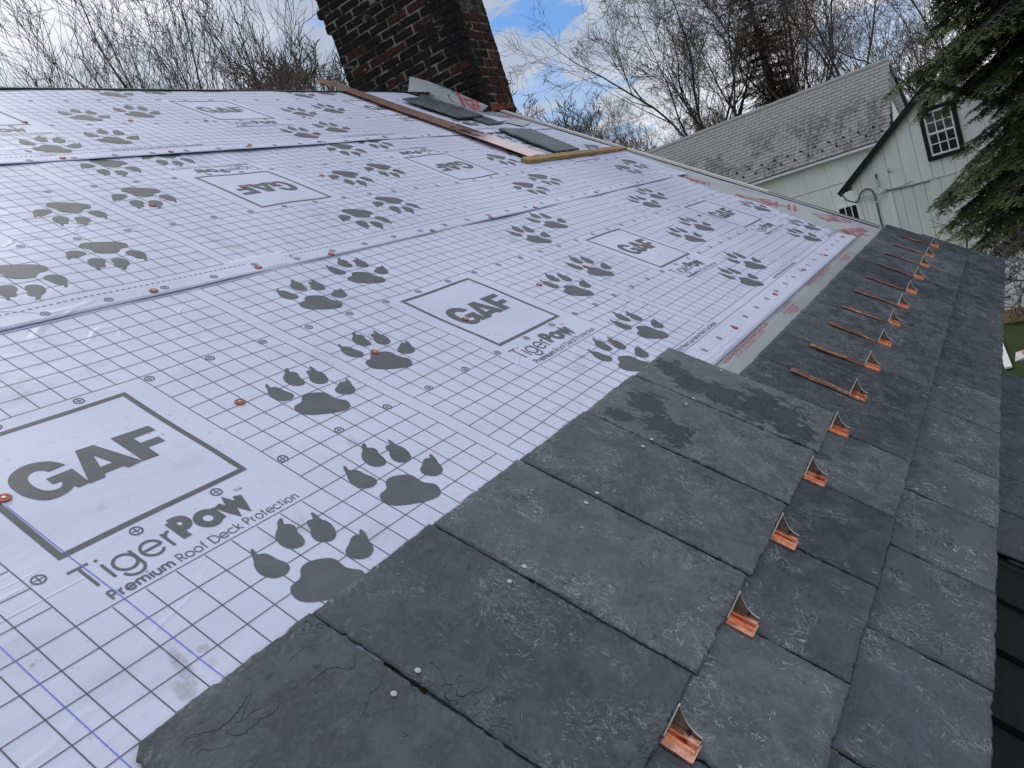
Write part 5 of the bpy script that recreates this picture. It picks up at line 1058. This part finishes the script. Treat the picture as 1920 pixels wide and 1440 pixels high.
place(1572, 150, 42, 2, 17.5, 1.0, 'pale grey barked bare tree behind the barn ridge', GR_, (0, 0.04), (M_pale, M_twig)); place(1598, 142, 40, 2, 17.0, 2.4, 'pale barked bare tree leaning right behind the barn ridge', GR_, (0, -0.42), (M_pale, M_twig))
# distant wood: reads as one mass of twigs
wood = MB(); wr_ = random.Random(9); base = grow(77, H=12, trunk_r=0.11, fork=0.25, limbs=3, spread=0.40, dens=0.62, twig=0.018, maxl=3); bv, bf = tubes(base[0] + base[1]); bva = np.array(bv); allV = []; allF = []; off = 0
for k in range(44):
    px_ = wr_.uniform(500, 1900); D = wr_.uniform(62, 85); yy = 180 if px_ < 900 else 250; v = pix(px_, yy, D)
    if px_ < 900: h = (v.z + 4) * wr_.uniform(1.02, 1.16)
    elif px_ < 1210: h = (v.z + 4) * wr_.uniform(0.95, 1.35)
    else: h = (pix(px_, 290 - (px_ - 1220) * 0.39, D).z + 4) * wr_.uniform(1.0, 1.3)
    h = max(h, 5); s = h / 12; a = wr_.uniform(0, 6.28); ca, sa = math.cos(a), math.sin(a); P = bva * s
    Q = np.stack([P[:, 0] * ca - P[:, 1] * sa + v.x, P[:, 0] * sa + P[:, 1] * ca + v.y, P[:, 2] + GZ], 1); allV.append(Q); allF += [tuple(i + off for i in f_) for f_ in bf]; off += len(Q)
o = obj('distant_wood', mesh('distant_wood', np.concatenate(allV), allF, M_twig)); props(o, kind='stuff')
print('wood faces', len(allF))

# ---------------------------------------------------------------- conifers
def conifer(seed, H, R0, nb, mat, z_lo, droop=0.35, blade=(0.052, 0.0125), dens=1.0, boughs=None, skip=None, zp=0.9):
    r = random.Random(seed); wood_ = []; LV = []; LF = []
    def spray(p, d, L_):
        # flat spray: short blades both sides of a thin twig
        s = d.cross(Vector((0, 0, 1))); s = s.normalized() if s.length > 1e-4 else Vector((1, 0, 0)); n = max(4, int(L_ / 0.021 * dens))
        for k in range(n):
            t = (k + 0.5) / n; q = p + d * (L_ * t) + Vector((0, 0, -0.25 * L_ * t * t)); w_ = blade[0] * (1.15 - 0.6 * t) * r.uniform(0.7, 1.35)
            for sg in (-1, 1):
                e = (s * sg + d * r.uniform(0.5, 1.0) + Vector((0, 0, r.uniform(-0.45, 0.2)))).normalized(); b_ = d * blade[1]; tilt = Vector((0, 0, r.uniform(-0.6, 0.6) * blade[1]))
                i = len(LV); LV.extend([q - b_, q + e * w_ - b_ * 0.3 + tilt, q + e * w_ + b_ * 0.3 + tilt, q + b_]); LF.append((i, i + 1, i + 2, i + 3))
    SP = blade[0] / 0.050
    def bough(p, d, L_, rad, lvl):
        n = max(3, int(L_ / ((0.11 if lvl == 0 else 0.085) * SP)))
        for k in range(n):
            d = (d + Vector((r.gauss(0, .04), r.gauss(0, .04), -droop * 0.11 + r.gauss(0, .02)))).normalized(); q = p + d * (L_ / n)
            f0 = 1 - k / n; wood_.append((p, q, max(.0022, rad * f0), max(.0018, rad * (f0 - 1 / n)), 5 if lvl == 0 else 3)); t = (k + 1) / n
            for sg in (-1, 1):
                s = d.cross(Vector((0, 0, 1))).normalized() * sg; nd_ = (d * r.uniform(0.45, 0.9) + s + Vector((0, 0, r.uniform(-0.3, 0.1)))).normalized()
                if lvl == 0 and t > 0.12:
                    ln = min(0.55 * SP, L_ * 0.38) * (1.15 - 0.8 * t) * r.uniform(0.7, 1.2)
                    if ln > 0.14 * SP: bough(q, nd_, ln, rad * 0.35, 1)
                    else: spray(q, nd_, 0.12 * SP)
                elif lvl: spray(q, nd_, r.uniform(0.10, 0.20) * SP * (1.2 - 0.5 * t))
            p = q
        spray(p, d, 0.13 * SP)
    wood_.append((Vector((0, 0, 0)), Vector((0, 0, H * 0.5)), 0.17 * H / 8, 0.11 * H / 8, 8)); wood_.append((Vector((0, 0, H * 0.5)), Vector((0, 0, H)), 0.11 * H / 8, 0.01, 8))
    for k in range(nb):
        z = z_lo + (H - z_lo) * ((k + r.random()) / nb) ** zp; az = k * 2.399 + r.uniform(-0.3, 0.3); f = 1 - (z - z_lo) / (H - z_lo)
        L_ = R0 * (0.25 + 0.75 * f ** 0.8) * r.uniform(0.75, 1.12)
        if skip and skip(z, az, L_): continue
        bough(Vector((0, 0, z)), Vector((math.cos(az), math.sin(az), r.uniform(0.0, 0.3))).normalized(), L_, 0.032, 0)
    for b in (boughs or []): bough(Vector(b[0]), Vector(b[1]).normalized(), b[2], b[3], 0)
    V, F = tubes(wood_); return mesh('trunk', V, F, M_bark), mesh('foliage', LV, LF, mat), len(LF)
CXY = Vector((12.0, -1.25)); H_ = 12.0
def local(p): return Vector((p.x - CXY.x, p.y - CXY.y, p.z - GZ))
def to(px, py, D, z0, frac=1.0): 
    e = local(pix(px, py, D)); s = Vector((0, 0, z0)); d = e - s; return (s, d + Vector((0, 0, 0.20 * d.length)), d.length * frac, 0.032)
def skipf(z, az, L_):
    # leave the gap in front of the gable window
    y = math.sin(az); x = math.cos(az); return (3.2 < z < 4.75 and y > 0.25) or (z <= 3.2 and y > 0.2) 
bg_ = [to(1672, 118, 11.6, 4.95), to(1700, 128, 11.3, 4.9), to(1722, 118, 11.9, 5.0), to(1700, 150, 11.9, 4.8), to(1760, 140, 11.3, 4.8), to(1830, 175, 11.6, 4.6), to(1850, 170, 11.2, 4.5), to(1790, 150, 12.0, 4.7),
       to(1735, 325, 11.4, 3.85), to(1765, 350, 11.6, 3.6), to(1750, 375, 11.9, 3.4), to(1800, 340, 11.2, 3.7), to(1790, 420, 11.5, 3.1), to(1830, 390, 11.3, 3.3), to(1815, 440, 11.8, 2.9), to(1870, 400, 11.5, 3.3), to(1870, 330, 11.3, 3.8), to(1900, 440, 11.6, 2.9), to(1850, 290, 11.5, 4.0), to(1810, 262, 11.7, 4.0), to(1900, 280, 11.3, 3.9),
       to(1740, 40, 11.7, 5.6), to(1760, 80, 11.5, 5.2), to(1750, 10, 11.6, 5.8), to(1790, 60, 11.3, 5.4), to(1800, 110, 11.5, 5.0), to(1850, 60, 11.2, 5.4), to(1850, 120, 11.4, 5.0), to(1735, -20, 11.8, 6.1), to(1770, 20, 11.3, 5.8), to(1780, 90, 11.8, 5.2), to(1800, 30, 11.9, 5.7), to(1830, 100, 11.2, 5.2), to(1840, 10, 11.5, 5.9), to(1880, 60, 11.0, 5.5), to(1890, 130, 11.2, 5.0), to(1810, 140, 11.9, 4.9), to(1880, 200, 11.3, 4.5), to(1900, 240, 11.6, 4.2), to(1880, 360, 11.0, 3.6), to(1840, 350, 11.9, 3.6), to(1800, 380, 11.9, 3.4), to(1850, 215, 11.8, 4.5), to(1880, 170, 11.9, 4.7), to(1840, 150, 11.0, 4.9), to(1900, 200, 11.0, 4.5), to(1860, 250, 11.9, 4.3), to(1905, 290, 11.9, 4.0), to(1860, 310, 11.9, 3.9), to(1830, 330, 11.0, 3.9), to(1890, 330, 11.2, 3.8), to(1850, 430, 11.2, 3.1), to(1880, 460, 11.8, 2.8), to(1780, 355, 11.1, 3.7), to(1820, 410, 11.9, 3.2), to(1900, 380, 11.8, 3.4)]
ct, cf_, n_ = conifer(31, H_, 2.35, 270, M_needle, 2.6, droop=0.30, boughs=bg_, skip=skipf, zp=1.35); print('conifer', n_)
con = empty('conifer', (CXY.x, CXY.y, GZ), 'dark green drooping conifer in front of the white gable at the right edge', 'tree')
MC = Matrix.Translation((CXY.x, CXY.y, GZ)); obj('trunk', ct, con, MC); obj('foliage', cf_, con, MC)
rb = random.Random(8); segs = []
def dead(p, d, L_, rad, lvl):
    n = 7
    for k in range(n):
        d = (d + Vector((rb.gauss(0, .12), rb.gauss(0, .12), rb.gauss(0, .12)))).normalized(); q = p + d * (L_ / n); segs.append((p, q, max(.003, rad * (1 - k / n)), max(.0025, rad * (1 - (k + 1) / n)), 5))
        if lvl < 3 and k > 1:
            for _ in range(2 if lvl else 1): dead(q, (d + Vector((rb.gauss(0, .6), rb.gauss(0, .6), rb.gauss(0, .6)))).normalized(), L_ * rb.uniform(.25, .5), rad * .45, lvl + 1)
        p = q
for (x, y, z0) in ((1835, 475, 2.7), (1790, 465, 2.5), (1870, 520, 2.2), (1900, 560, 1.9)):
    e = local(pix(x, y, 11.5)); s = Vector((0, 0, z0)); dead(s, (e - s).normalized(), (e - s).length, 0.035, 0)
V, F = tubes(segs); obj('dead_branches', mesh('dead_branches', V, F, M_pale), con, MC)
bt, bf_, n_ = conifer(51, 16.0, 2.6, 120, M_brownneedle, 3.5, 0.30, (0.15, 0.030), 0.42); print('brown conifer', n_)
for px_, py_, D, H__, lb in ((1455, 195, 41, 15.2, 'tall brownish conifer behind the bare trees and the barn ridge'),):
    v = pix(px_, py_, D); M = Matrix.Translation((v.x, v.y, GZ)) @ Matrix.Diagonal((H__ / 16, H__ / 16, H__ / 16, 1)); e = empty('brown_conifer', (v.x, v.y, GZ), lb, 'tree'); obj('trunk', bt, e, M); obj('foliage', bf_, e, M)
